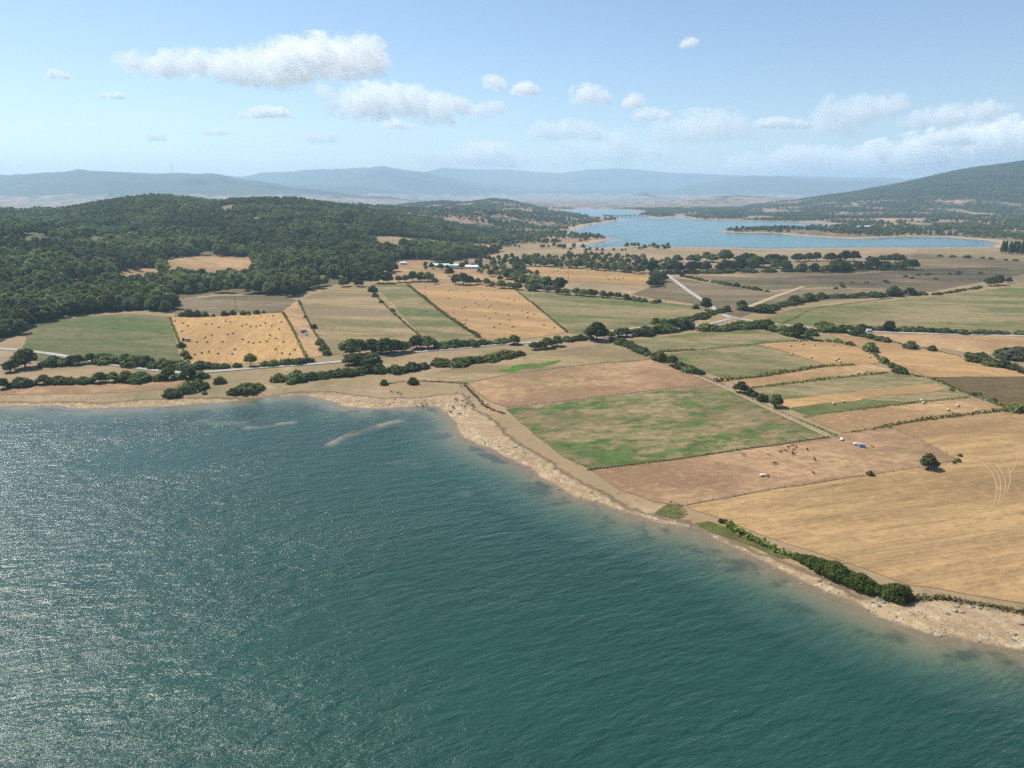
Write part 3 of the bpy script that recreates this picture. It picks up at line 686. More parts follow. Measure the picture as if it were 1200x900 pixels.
row([(716,396),(740,394),(765,391),(790,387),(812,383)], (7,10), 6, ('bush in the tall hedge along the road near the crossroads','oak in the tall hedge along the road near the crossroads'), 'tall hedge near the crossroads', .6, 1.4)
put_tree(*at(768,384), 9, 'lone round tree beside the earth path above the road', None)
row([(777,380),(800,377),(822,372),(842,367)], (5,7), 5.5, 'pale green bush in the hedge beside the earth path', 'hedge beside the earth path', 0, 1.2)
put_tree(*at(827,364), 13, 'big dark oak at the bend of the white side road', None); put_bush(*at(815,362), 6, 'bush leaning on the big dark oak at the side road', None); put_bush(*at(851,365), 7, 'round bush across the side road from the big oak', None)
row([(822,387),(850,386.5),(878,384),(898,382)], (6,9.5), 6, ('bush in the hedge behind the pale green strip field','tree in the hedge behind the pale green strip field'), 'hedge behind the pale strip field', .35)
row([(868,361),(878,365),(893,366),(905,362),(925,357),(962,350),(1000,349),(1045,347),(1085,345)], (6,9), 6.5, ('bush in the long hedge between the moor and the wide meadow','oak in the long hedge between the moor and the wide meadow'), 'long hedge between moor and meadow', .4)
put_tree(*at(1046,347), 12, 'broad dark oak towering over the long hedge of the wide meadow', None)
row([(1092,346),(1120,342),(1150,337)], (3.5,5), 7, 'low bush at the thin end of the long meadow hedge', 'thin end of the meadow hedge')
for p, h in (((1160,335),11),((1169,334),13),((1182,332),8)): put_tree(*at(*p), h, 'dark oak in the group at the upper end of the wide meadow', 'oaks at the upper end of the wide meadow')
row([(896,386),(912,390),(928,394),(952,398)], (8,11), 7, ('dark bush in the heavy hedge above the hay field with bales','dark bushy oak in the heavy hedge above the hay field with bales'), 'heavy hedge above the hay field', .8, 2)
row([(962,388),(985,390),(1005,393),(1040,401)], (5,7), 5.5, 'bush in the slanting hedge between the two pink hay fields', 'slanting hedge between hay fields', 0)
row([(962,383),(1000,386),(1060,388),(1128,391),(1200,391.5),(1320,394)], (4.5,6.5), 5.5, 'bush in the straight hedge along the far side of the main road', 'straight hedge along the road', 0, .8, var=BUSH+BUSHP)
put_tree(*at(1042,388), 9, 'rounded tree standing up out of the straight roadside hedge', None)
row([(970,400),(990,403),(1008,407)], (3,4.2), 4, 'low bush in the hedge along the edge of the bale-strewn hay field', 'low hedge of the hay field', 0)
put_bush(*at(1020,412), 8, 'large round bush at the corner of the bale-strewn hay field', None)
for p, h in (((1036,425),5),((1046,431),4),((1052,437),6),((1058,438),5)): put_bush(*at(*p), h, 'bush in the small group where the hedge lines meet', 'bushes where hedge lines meet')
put_bush(*at(1066,408), 6.5, 'oval pale bush alone on the field boundary', None, BUSHP, 1.4); put_bush(*at(1092,411), 5, 'small round pale bush alone on the field boundary', None, BUSHP)
row([(1140,421),(1155,425),(1172,430),(1190,434),(1215,440)], (6,8), 6, 'dark bush in the thicket beside the golden hay field', 'dark thicket by the hay field', 0, 1.8)
row([(1182,420),(1200,417),(1230,421)], (7,9), 8, 'pale willow bush behind the dark thicket by the hay field', 'pale willows behind the thicket', 0, 1, 1.3, BUSHP)
put_bush(*at(1134,417), 3.5, 'small bush apart from the dark thicket', None)
row([(1186,481),(1200,482),(1225,484)], (4.5,6), 6, 'dark bush where the ploughed field meets the hay field', 'bushes by the ploughed field')
for p in ((1115,458),(1140,463),(1147,463),(1165,470)): put_bush(*at(*p), 2.4, 'little bush on the boundary of the ploughed brown field', 'little bushes by the ploughed field')
row([(722,400),(735,406),(750,412),(765,418),(778,424)], (4.5,6), 5, 'bush along the upper end of the rutted farm track', 'bushes at the upper track', 0)
for p, h in (((775,424),7),((788,429),7.5)): put_tree(*at(*p), h, 'small round tree beside the rutted farm track', 'small trees beside the track')
row([(797,431),(806,435),(818,439)], (4.5,6.5), 4, 'bush in the cluster beside the rutted farm track', 'cluster beside the track')
put_tree(*at(868,460), 7, 'dark round tree beside the track, above the green pasture', None)
for p, h in (((879,463),4.5),((885,465),3.6),((893,470),5)): put_bush(*at(*p), h, 'bush in the trackside scrub above the green pasture', 'trackside scrub')
put_tree(*at(909,477), 7.5, 'dark round tree with a long shadow at the side of the track', None)
put_tree(*at(1088,549), 6.8, 'lone dark round tree in the corner between cow pasture and mown hay field', None, wide=1.25)
put_bush(*at(1020,557), 2.4, 'tiny green bush on the fence line of the cow pasture', None)
for p, h in (((1122,541),2),((1125,535),1.6),((1118,543),1.3)): put_bush(*at(*p), h, 'little thorn bush by the pasture corner past the lone tree', 'little thorn bushes')
for p, h in (((368,385),4.5),((375,404),6),((380,411),6),((383,416),5),((358,372),2.5),((352,357),2.5)): put_bush(*at(*p), h, 'bush on the boundary of the narrow pink pasture strip', 'bushes along the narrow pasture strip')
for p, h in (((437,342),9),((440,348),6),((447,355),4),((460,365),4),((463,369),2.5),((468,373),2)): put_bush(*at(*p), h, 'bush on the thin boundary between the two half-dry fields', 'bushes between the half-dry fields')
for p, h in (((240,371),6),((263,370),5.5),((273,369),5.5),((285,369),4.5),((250,371),3),((222,371),8),((231,371),7),((213,371),5),((291,369),4),((301,368),5),((309,367),3)): put_bush(*at(*p), h, 'round bush in the row along the top of the bale field', 'bushes along the top of the bale field')
for p, h in (((213,407),5),((217,417),5),((220,421),4)): put_bush(*at(*p), h, 'bush on the left fence of the bale field', 'bushes on the left fence of the bale field')
for p, h in (((420,336),13),((403,336),11),((444,332),14),((455,332),13),((467,331),9),((475,331),10),((484,330),14),((493,330),13),((502,330),13)): put_tree(*at(*p), h, 'dark oak in the row heading the half-dry fields below the woods', 'oaks heading the half-dry fields')
for p, h in (((510,333),8),((527,324),13),((534,333),13),((543,334),16),((551,334),12)): put_tree(*at(*p), h, 'dark oak of the group at the top of the large stubble field', 'oaks at the top of the stubble field')
for p, h in (((560,333),8),((570,335),10),((586,329),7),((577,336),7)): put_tree(*at(*p), h, 'small oak between the stubble field and the farm sheds', 'small oaks near the farm sheds')
row([(585,337),(605,339),(640,342),(670,345),(700,348),(735,352)], (8,11), 9, 'oak in the front of the tree belt above the half-dry meadow', 'tree belt above the meadow, front', 1.0, 2.5)
row([(590,327),(605,329),(625,334),(650,338),(662,340)], (11,15), 10, 'taller oak at the back of the tree belt above the half-dry meadow', 'tree belt above the meadow, back', 1.0, 3)
row([(735,350),(755,354),(768,355),(775,354)], (5,8), 8, 'bush at the far tip of the tree belt by the side road', 'far tip of the tree belt')
row([(765,338),(775,333),(772,325)], (10,13), 12, 'dark tree of the clump at the end of the small stubble field', 'clump at the end of the small stubble field', 1.0, 4)
row([(612,311),(640,312),(690,315),(750,321)], (11,14), 12, 'tree in the belt behind the small stubble field', 'belt behind the small stubble field', 1.0, 4)
row([(768,320),(800,318),(850,319),(890,312),(930,317),(970,319),(1010,316),(1062,315)], (13,18), 11, 'big dark tree in the wood beside the far lake', 'big trees of the lakeside wood', 1.0, 7)
row([(800,308),(850,306),(900,307),(960,306),(1055,308)], (14,18), 13, 'big dark tree at the back of the lakeside wood', 'back trees of the lakeside wood', 1.0, 8)
row([(775,321),(850,320),(930,318),(1062,316)], (7,9), 15, 'undergrowth bush between the big trunks of the lakeside wood', 'undergrowth of the lakeside wood', 0, 5, 1.5)
row([(798,324),(830,330),(870,337),(905,343)], (4,6), 8, 'bush in the hedge crossing the moor below the lakeside wood', 'hedge crossing the moor')
row([(970,335),(1000,333),(1040,331)], (2.5,4), 9, 'low scrub bush scattered on the moor', 'scrub on the moor', 0, 12)
row([(1060,325),(1110,322),(1150,320)], (3,4.5), 14, 'low scrub bush on the upper moor near the far lake', 'scrub on the upper moor', 0, 14)
for p in ((1174,297),(1178,297),(1183,298),(1187,298),(1192,298),(1197,299)): put_tree(*at(*p), 20, 'slim dark poplar in the row by the far shore', 'poplars by the far shore', POPLAR, cat='tree', name='poplar_tree')
row([(1100,301),(1150,303),(1200,307)], (5,7), 16, 'bush in the hedge on the meadow before the far lake', 'hedge before the far lake', 0, 3)
# shrubs on the near shore, seen close
for i, (px, py, h) in enumerate([(934,655,2.6),(943,659,3.2),(952,663,4.0),(963,668,4.4),(976,674,5.6),(988,680,5.2),(999,684,4.2),(1009,688,5.4),(1019,692,4.4),(1030,696,3.6),(1041,699,4.6),(1050,701,5.8),(1058,703,3.4)]):
    put_bush(*at(px, py), h, 'leafy green shrub in the dense row above the pale gravel shore', 'shrubs above the gravel shore', BUSHF)
for i, (px, py) in enumerate([(845,612),(858,620),(866,625),(874,628),(1203,718)]):
    put_bush(*at(px, py), 1.7, 'low green shrub on the grassy bank above the gravel shore', 'low shrubs on the grassy bank', BUSHF)

# low hedges and overgrown banks: one thing each
def low_hedge(pts, h, w, label, mat=None, dens=5, gap=.0, world=False):
    Q = path_pts(pts, 1.2); r = rng; n = len(Q)
    hm = .55+.75*np.clip(vnoise(Q[:, 0], Q[:, 1], 13, 70)*1.1+.35, 0, 1)
    hm = np.where(vnoise(Q[:, 0], Q[:, 1], 30, 71) < gap*2-1, .18, hm)
    idx = np.repeat(np.arange(n), dens); P2 = Q[idx]+r.normal(size=(len(idx), 2))*w*.32
    z0 = H(Q[:, 0], Q[:, 1])[idx]; hz = hm[idx]*h
    off = np.abs(r.normal(size=len(idx)))*.5; z = z0 + hz*np.clip(1-off*.8, .1, 1)*r.random(len(idx))**.5
    P = np.column_stack([P2, z]); N = np.column_stack([r.normal(size=(len(idx), 2)), .6+r.random(len(idx))])
    V, F_ = quads(P, N, (.35+.35*r.random(len(idx)))*(.6+.35*h), r)
    me = mesh_np('hedge_foliage', V, F_, [mat or m_bush])
    return tag(link('low_hedge', me), label, 'hedge')
low_hedge([(770,413),(830,409),(890,403),(945,399)], 1.3, 1.6, 'thin dark bank between the two pale green strip fields', gap=.3)
low_hedge([(838,447),(880,443),(920,437),(965,430),(1000,428)], 2.2, 2.4, 'dark ragged hedge under the bale-strewn hay field')
low_hedge([(868,457),(920,450),(980,443),(1040,437)], 1.9, 2.2, 'dark ragged hedge below the narrow pink hay strip', gap=.2)
low_hedge([(943,489),(1000,481),(1060,474),(1136,466)], 1.2, 1.5, 'thin dark bank above the field with four scattered bales', gap=.3)
low_hedge([(1000,507),(1040,500),(1065,495),(1110,489),(1182,481)], 1.6, 2.0, 'dark bramble bank between the bale field and the mown hay field', gap=.2)
low_hedge([(1022,412),(1035,425),(1060,438),(1090,444),(1140,464),(1184,480)], 1.6, 2.4, 'scrubby green boundary running down past the ploughed field')
low_hedge([(1022,395),(1060,404),(1100,412),(1140,422)], 1.3, 2.0, 'weedy boundary bank between the two hay fields near pale bushes', gap=.25)
low_hedge([(478,334),(500,352),(530,375),(562,396)], 2.6, 3.0, 'dark hedge down the left side of the large stubble field')
low_hedge([(437,343),(460,366),(498,399)], 1.2, 1.5, 'thin brown bank between the two half-dry fields', m_scrub, gap=.2)
low_hedge([(603,339),(632,362),(665,390)], 1.3, 1.6, 'thin bank down the right side of the large stubble field', gap=.4)
low_hedge([(199,372),(206,390),(213,406),(222,427)], 1.2, 1.4, 'thin bank between the pale green field and the bale field', gap=.3)
low_hedge([(332,367),(343,386),(359,419)], 1.6, 1.8, 'weedy bank on the right side of the bale field', gap=.2)
low_hedge([(350,352),(366,385),(388,416)], 1.4, 1.6, 'weedy bank right of the narrow pasture strip', gap=.3)
low_hedge([(205,371),(260,370),(330,366)], 1.4, 2, 'scrubby bank heading the bale field', gap=.2)
low_hedge([(720,402),(760,419),(800,433),(836,447),(870,462),(900,477),(945,496),(980,511)], .9, 1.6, 'grassy weedy verge beside the rutted farm track', gap=.3)
low_hedge([(455,450),(480,447),(520,448),(547,450)], .8, 1.2, 'thin brown wall line above the shore meadow', m_scrub, gap=.3)
low_hedge([(545,452),(556,463),(570,477),(590,485)], 1.1, 1.6, 'dark eroded bank corner beside the beach', m_scrub)
low_hedge([(690,551),(760,543),(880,526),(970,513)], .7, .9, 'thin dry grass line between green pasture and cow pasture', m_scrub, gap=.2)
low_hedge([(905,384),(930,374),(960,361),(1045,350)], .9, 1.4, 'faint ditch line crossing the wide meadow', gap=.3)
low_hedge([(848,612),(862,622),(876,629),(900,641),(935,656)], 1.5, 2.4, 'green overgrown bank along the top of the gravel shore', m_shore, dens=14)
low_hedge([(1060,702),(1100,701),(1150,709),(1205,719)], .9, 2.2, 'weedy bank edge between mown hay field and gravel beach', m_scrub, dens=10)

# reeds and rank grass on the shore
def grass_patch(poly, n, h, label, mat):
    P = ats(poly); x0, y0 = P.min(0); x1, y1 = P.max(0); q = rng.random((n*3, 2))*np.array([x1-x0, y1-y0])+np.array([x0, y0])
    q = q[inside(P, q[:, 0], q[:, 1])][:n]; z = H(q[:, 0], q[:, 1]); m = len(q)
    a = rng.random(m)*6.28; u = np.column_stack([np.cos(a), np.sin(a), np.zeros(m)])*.16; b = np.column_stack([q, z])
    tip = b + np.column_stack([rng.normal(size=(m, 2))*.25, h*(.5+.7*rng.random(m))])
    V = np.stack([b-u, b+u, tip], 1).reshape(-1, 3)
    return tag(link('rank_grass', mesh_np('rank_grass', V, np.arange(3*m).reshape(-1, 3), [mat])), label, 'grass', kind='stuff')
m_reed = leaf_mat('rank_grass_blades', (.085, .120, .022), (.13, .150, .035))
sheet('shore_sward', [(770,603),(775,597),(783,590),(789,585),(796,590),(804,598),(806,604),(793,607),(783,604)], field_mat('shore_sward', (.15,.16,.05), (.11,.13,.035), stretch=1.5), .2, jit=2.2)
sheet('shore_sward', [(814,613),(830,611),(850,618),(880,632),(905,645),(930,656),(915,655),(880,640),(850,628),(828,620)], bpy.data.materials['shore_sward'], .2, jit=1.0)
grass_patch([(770,603),(775,597),(783,590),(789,585),(796,590),(804,598),(806,604),(793,607),(783,604)], 700, .4, 'green rank grass hummock on the gravel shore', m_reed)
grass_patch([(814,613),(830,611),(850,618),(880,632),(905,645),(930,656),(915,655),(880,640),(850,628),(828,620)], 2600, .45, 'long green strip of rank grass along the shore bank', m_reed)

# ------------------------------------------------------------------ woods: nearest trees singly, the mass as stuff
def jgrid(x0, x1, y0, y1, s):
    xs, ys = np.meshgrid(np.arange(x0, x1, s), np.arange(y0, y1, s)); xs = xs.ravel()+rng.normal(size=xs.size)*s*.30; ys = ys.ravel()+rng.normal(size=ys.size)*s*.30
    return xs, ys
def in_view(x, y, m=R(45)): return np.abs(np.arctan2(x, y)) < m
wx_, wy_ = jgrid(-2300, 60, 560, 2350, 9.0)
k = in_view(wx_, wy_, R(42)) & in_wood(wx_, wy_); wx_, wy_ = wx_[k], wy_[k]
open_ = fbm(wx_, wy_, 120, 3, 90); k = open_ > -.60; wx_, wy_ = wx_[k], wy_[k]
d = np.hypot(wx_, wy_); o = np.argsort(d); wx_, wy_ = wx_[o], wy_[o]
vis = np.abs(wx_/wy_)*FPX/ct < 640
NEAR = max(0, 296-ntree)
near_i = np.nonzero(vis)[0][:NEAR]
for i in near_i: put_tree(wx_[i], wy_[i], 10+5.5*rng.random(), 'dark broadleaf tree at the near edge of the wooded hillside', 'front trees of the wooded hillside')
rest = np.ones(len(wx_), bool); rest[near_i] = False

protos = bpy.data.collections.new('tree_shapes')          # source shapes for the far woods, not in the scene itself
PV = []
for k in range(5):
    V, F_ = crown(200+k, oak_lobes(50+k, 4.3+.3*k, 10, 1.0), 420, .80); PV.append(bpy.data.objects.new('wood_tree', tri_quad_mesh('wood_tree', V, F_, [m_fleafd if k % 2 else m_fleaf])))
    protos.objects.link(PV[-1])
def scatter(name, x, y, s, label, cat):
    z = H(x, y)-.15
    me = bpy.data.meshes.new(name); me.vertices.add(len(x)); me.vertices.foreach_set('co', np.column_stack([x, y, z]).astype(np.float32).ravel())
    attr(me, 'size', s); o = link(name, me)
    g = bpy.data.node_groups.new(name, 'GeometryNodeTree'); g.interface.new_socket('Geometry', in_out='INPUT', socket_type='NodeSocketGeometry'); g.interface.new_socket('Geometry', in_out='OUTPUT', socket_type='NodeSocketGeometry')
    N = g.nodes; gi = N.new('NodeGroupInput'); go = N.new('NodeGroupOutput'); ip = N.new('GeometryNodeInstanceOnPoints'); ci = N.new('GeometryNodeCollectionInfo'); ci.inputs[0].default_value = protos
    ci.inputs['Separate Children'].default_value = True; ci.inputs['Reset Children'].default_value = True; ip.inputs['Pick Instance'].default_value = True
    na = N.new('GeometryNodeInputNamedAttribute'); na.data_type = 'FLOAT'; na.inputs[0].default_value = 'size'
    rv = N.new('FunctionNodeRandomValue'); rv.data_type = 'FLOAT_VECTOR'; rv.inputs[0].default_value = (-.08, -.08, 0); rv.inputs[1].default_value = (.08, .08, 6.28)
    L = g.links.new
    L(gi.outputs[0], ip.inputs['Points']); L(ci.outputs[0], ip.inputs['Instance']); L(rv.outputs[0], ip.inputs['Rotation']); L(na.outputs[0], ip.inputs['Scale']); L(ip.outputs[0], go.inputs[0])
    md = o.modifiers.new('trees', 'NODES'); md.node_group = g
    return tag(o, label, cat, kind='stuff')
fx, fy = wx_[rest], wy_[rest]
scatter('forest', fx, fy, (.85+.75*rng.random(len(fx))**1.6)*(1+.18*vnoise(fx, fy, 60, 91))*np.interp(np.hypot(fx, fy), [700, 1100, 1700], [1.3, 1.2, 1.0]), 'dense dark oak forest covering the rounded hill', 'forest')
# scrub and trees of the middle distance
occupied = []
BARE = [ats(p) for p in ([(614,312),(764,321),(756,336),(640,329)], [(1062,312),(1075,292),(1210,295),(1210,322),(1090,342),(905,343),(760,349),(770,321)],
       [(880,372),(1210,322),(1210,500),(880,500)], [(440,335),(612,338),(700,350),(850,362),(850,400),(440,400)])]
mx_, my_ = jgrid(-900, 3000, 900, 5600, 17)
k = in_view(mx_, my_, R(40)); mx_, my_ = mx_[k], my_[k]
hh_, ss_, _, s2_ = H(mx_, my_, True); pxx = 600+FPX/ct*mx_/my_
cl = fbm(mx_, my_, 150, 4, 95); bel = fbm(mx_*.35, my_, 55, 3, 97)
k = (ss_ > 12) & ~inside(WOOD, mx_, my_) & (hh_ > .8) & ((cl > .28) | (bel > .62)) & (my_ > 1000)
k &= ~((my_ < 1650) & (pxx > 790)) & ~((my_ < 1080))
k |= (ss_ > 14) & (my_ > 1000) & (my_ < 1330) & (pxx > 560) & (pxx < 775) & (cl > -.25) & ~inside(WOOD, mx_, my_)
for b in BARE: k &= ~inside(b, mx_, my_)
k |= (ss_ > 40) & (pxx > 730) & (my_ > 3300) & (cl > .12)
mx_, my_ = mx_[k], my_[k]
scatter('scattered_woodland', mx_, my_, (.6+.6*rng.random(len(mx_)))*np.clip(my_/1800, .9, 1.25), 'patchy trees and scrub between the forest hill and the far lake', 'woodland')
# woods of the mountain on the right
qx, qy = jgrid(800, 6500, 3500, 6600, 26)
k = in_view(qx, qy, R(40)); qx, qy = qx[k], qy[k]; hq, sq, _, _ = H(qx, qy, True)
dn = fbm(qx, qy, 330, 5, 99); lowp = sm(170, 60, hq)
k = (sq > 60) & (hq > 12) & (dn > -.70 + 1.45*np.clip(1-(hq-25)/120, 0, 1)); qx, qy = qx[k], qy[k]
scatter('mountain_forest', qx, qy, 1.2+.7*rng.random(len(qx)), 'blue-green forest clothing the mountain slope beyond the far lake', 'forest')
print('trees', ntree, 'bushes', nbush, 'forest', len(fx), 'mid', len(mx_), 'mountain', len(qx))
# ------------------------------------------------------------------ small solid shapes
def add_box(bm, c, s, rot=None, taper=1.0, mi=0):
    x, y, z = s[0]/2, s[1]/2, s[2]/2; vs = []
    for dz, k in ((-z, 1), (z, taper)):
        for dx, dy in ((-x, -y), (x, -y), (x, y), (-x, y)):
            v = Vector((dx*k, dy*k, dz)); v = rot @ v if rot else v
            vs.append(bm.verts.new(v+Vector(c)))
    for f in ((3, 2, 1, 0), (4, 5, 6, 7), (0, 1, 5, 4), (1, 2, 6, 5), (2, 3, 7, 6), (3, 0, 4, 7)):
        bm.faces.new([vs[i] for i in f]).material_index = mi
def add_tube(bm, p, q, a, b, n=8, caps=True, mi=0):
    p, q = Vector(p), Vector(q); d = (q-p).normalized(); u = d.orthogonal().normalized(); w = d.cross(u)
    A = [bm.verts.new(p+(u*math.cos(t)+w*math.sin(t))*a) for t in np.arange(n)/n*6.2832]
    B = [bm.verts.new(q+(u*math.cos(t)+w*math.sin(t))*b) for t in np.arange(n)/n*6.2832]
    for i in range(n): bm.faces.new((A[i], A[(i+1) % n], B[(i+1) % n], B[i])).material_index = mi
    if caps: bm.faces.new(A[::-1]).material_index = mi; bm.faces.new(B).material_index = mi
def add_prism(bm, prof, w, mi=0):
    """side outline in x,z extruded across y"""
    A = [bm.verts.new((x, -w/2, z)) for x, z in prof]; B = [bm.verts.new((x, w/2, z)) for x, z in prof]; n = len(prof)
    bm.faces.new(A).material_index = mi; bm.faces.new(B[::-1]).material_index = mi
    for i in range(n): bm.faces.new((A[(i+1) % n], A[i], B[i], B[(i+1) % n])).material_index = mi
def bevel(bm, w=.06, seg=2): bmesh.ops.bevel(bm, geom=list(bm.edges), offset=w, segments=seg, affect='EDGES', profile=.6)

# ------------------------------------------------------------------ round bales
m_straw = simple('straw', (.33, .21, .085), .95, .05, 0, .25, 9.0); m_net = simple('bale_net_wrap', (.45, .39, .30), .7, .3, 0, .12, 5.0)
def bale_mesh(seed):
    r = np.random.default_rng(seed); bm = bmesh.new(); n = 18; L = .70
    prof = [(0, -L-.0), (.30, -L-.03), (.66, -L), (.80, -L+.10), (.84, -L*.5), (.85, 0), (.84, L*.5), (.80, L-.10), (.66, L), (.30, L+.03), (0, L)]
    rings = []
    for rad, yy in prof:
        rings.append([bm.verts.new((rad*math.cos(t)*(1+.03*r.normal()), yy, .80+rad*math.sin(t)*(.96+.02*r.normal()))) for t in np.arange(n)/n*6.2832] if rad else [bm.verts.new((0, yy, .8))])
    for i in range(len(prof)-1):
        A, B = rings[i], rings[i+1]
        for j in range(n):
            f = (A[0], B[(j+1) % n], B[j]) if len(A) == 1 else (A[j], A[(j+1) % n], B[0]) if len(B) == 1 else (A[j], A[(j+1) % n], B[(j+1) % n], B[j])
            bm.faces.new(f).material_index = 1 if 2 <= i <= 7 else 0
    bmesh.ops.recalc_face_normals(bm, faces=bm.faces)
    return bm_mesh('round_bale', bm, [m_straw, m_net], True)
BALES = [bale_mesh(k) for k in range(4)]
def bales(zoomed, x0, y0, sc, label, group, size=1.0):
    for zx, zy in zoomed:
        x, y = at(x0+zx/sc, y0+zy/sc+.6)
        o = link('round_bale', BALES[rng.integers(4)], loc=(x, y, Hs(x, y)+.16)); o.rotation_euler = (0, 0, rng.normal()*.5+R(20)); o.scale = (size,)*3
        tag(o, label, 'hay bale', group)
bales([(98,178),(160,192),(200,215),(152,255),(380,140),(462,132),(673,127),(866,135),(343,202),(390,200),(444,226),(498,180),(532,183),(626,215),(657,203),(690,220),(734,218),(768,210),(806,192),(855,214),(933,183),(915,240),(335,304),(388,287),(270,340),(353,340),(473,340),(512,280),(555,273),(842,287),(630,320),(890,313),(674,342),(712,349),(762,342),(817,336),(947,340),(254,438),(311,426),(362,417),(437,432),(547,434),(568,398),(886,398),(936,428),(997,435),(1035,400)],
      190, 350, 6.667, 'round net-wrapped bale on the striped stubble field beside the white road', 'bales on the striped stubble field', 1.0)
bales([(273,305),(292,296),(326,294),(408,310),(503,330),(521,344),(537,368),(273,357),(603,302),(696,357),(736,373),(689,399),(620,383),(566,408),(552,422),(462,393),(488,404),(388,421),(369,428),(306,455),(245,460),(605,460),(528,480),(559,500),(394,511),(389,536),(692,476),(788,445),(829,458),(872,469),(828,494),(702,510),(631,537),(593,560),(730,555),(718,560),(944,543),(1016,566)],
      480, 290, 6, 'round bale on the large stubble field between the half-dry fields', 'bales on the large stubble field', 1.0)
bales([(290,532),(383,534),(421,542),(527,520),(552,518),(648,530),(908,543),(675,582),(722,577),(747,582),(776,579),(320,526),(855,547),(660,566)],
      600, 230, 6, 'round bale on the small stubble field in front of the tree belt', 'bales on the small stubble field', 1.3)
bales([(127,182),(310,170),(362,128),(384,134),(404,158),(495,166),(643,165),(315,240),(469,264),(663,286),(683,273),(692,300),(924,230),(926,260)],
      880, 380, 6.667, 'round bale on the hay field below the heavy dark hedge', 'bales on the hay field below the heavy hedge', .95)
bales([(300,676),(317,698),(615,725),(532,760),(775,766),(-470,705),(-385,688)], 1040, 380, 7.5, 'round bale on the pink hay field between two dark banks', 'bales on the pink hay field', .95)

# ------------------------------------------------------------------ cattle
def skin_mesh(name, joints, edges, mats, sub=1):
    me = bpy.data.meshes.new(name); me.from_pydata([j[0] for j in joints], edges, []); ob = link(name, me)
    md = ob.modifiers.new('skin', 'SKIN'); sv = me.skin_vertices[0].data
    for i, j in enumerate(joints): sv[i].radius = j[1] if isinstance(j[1], tuple) else (j[1], j[1])
    sv[0].use_root = True
    s = ob.modifiers.new('sub', 'SUBSURF'); s.levels = sub; s.render_levels = sub
    bpy.context.view_layer.update()
    out = bpy.data.meshes.new_from_object(ob.evaluated_get(bpy.context.evaluated_depsgraph_get())); bpy.data.objects.remove(ob)
    out.materials.clear()
    for m in mats: out.materials.append(m)
    out.polygons.foreach_set('use_smooth', np.ones(len(out.polygons), bool)); return out
def cow_mesh(name, mat, graze):
    hd = [((1.28, 0, .80), .16), ((1.42, 0, .42), .13), ((1.50, 0, .16), .075)] if graze else [((1.28, 0, 1.38), .17), ((1.50, .05, 1.47), .15), ((1.78, .08, 1.28), .085)]
    J = [((0, 0, 1.02), (.34, .36)), ((.55, 0, 1.04), (.32, .36)), ((.95, 0, 1.14), (.22, .27))] + hd
    E = [(0, 1), (1, 2), (2, 3), (3, 4), (4, 5)]
    J += [((-.55, 0, 1.04), (.31, .33)), ((-.92, 0, 1.14), (.22, .22)), ((-1.06, 0, .92), .05), ((-1.10, 0, .45), .035)]; E += [(0, 6), (6, 7), (7, 8), (8, 9)]
    for s in (-1, 1):
        k = len(J); J += [((.62, s*.20, .78), .14), ((.64, s*.21, .42), .07), ((.62, s*.21, .05), .065)]; E += [(1, k), (k, k+1), (k+1, k+2)]
        k = len(J); J += [((-.70, s*.21, .80), .17), ((-.58+.0, s*.22, .60), .11), ((-.80, s*.22, .40), .065), ((-.74, s*.22, .05), .065)]; E += [(6, k), (k, k+1), (k+1, k+2), (k+2, k+3)]
        k = len(J); a = hd[1][0]; J += [((a[0]-.06, a[1]+s*.24, a[2]+.08), .035)]; E += [(4, k)]
    return skin_mesh(name, J, E, [mat])
def hide_mat(name, c, c2=None):
    t = NT(name); n = t.noise(t.pos(), 1.6, 2, .5); return t.col(t.mix(t.mrange(n, .5, .56), c, c2 or tuple(v*.75 for v in c)), .8, .2)
HIDE = {'red-brown': hide_mat('hide_red_brown', (.19, .060, .022)), 'dark brown': hide_mat('hide_dark_brown', (.060, .028, .015)), 'black': hide_mat('hide_black', (.014, .012, .011)),
        'white': hide_mat('hide_white', (.55, .52, .46), (.42, .38, .33)), 'tan': hide_mat('hide_tan', (.36, .20, .085)), 'grey': hide_mat('hide_grey', (.12, .11, .10), (.40, .38, .35))}
COWS = {(c, g): cow_mesh('cow_body', HIDE[c], g) for c in HIDE for g in (0, 1)}
def cows(lst, x0, y0, sc, where, size=.82):
    seen = {}
    for zx, zy, c, g in lst:
        x, y = at(x0+zx/sc, y0+zy/sc+.6); o = link('cow', COWS[(c, g)], loc=(x, y, max(Hs(x, y), -.35)+.16)); o.rotation_euler = (0, 0, rng.random()*6.28); o.scale = (size,)*3
        tag(o, f'{c} cow {"grazing with head down" if g else "standing with head up"} {where}', 'cow', f'{c} cattle {"grazing" if g else "standing"} {where}')
cows([(80,360,'grey',0),(265,352,'white',0),(402,325,'red-brown',1),(425,297,'dark brown',0),(455,287,'red-brown',0),(484,294,'red-brown',1),(468,320,'dark brown',0),(459,340,'dark brown',1),(463,356,'black',0),(572,318,'black',1),
      (630,395,'black',0),(620,500,'red-brown',0),(1080,292,'tan',0),(265,522,'dark brown',1),(362,335,'red-brown',1),(318,425,'dark brown',1)], 860, 480, 6.667, 'on the pink pasture beside the green one')
cows([(295,352,'red-brown',0),(328,336,'dark brown',0),(347,348,'red-brown',1),(378,338,'dark brown',0)], 450, 430, 7.5, 'at the edge of the shallow lake water')
cows([(62,222,'dark brown',1),(125,235,'dark brown',0),(150,243,'red-brown',1)], 450, 430, 7.5, 'on the shore meadow near the dark lone bush')
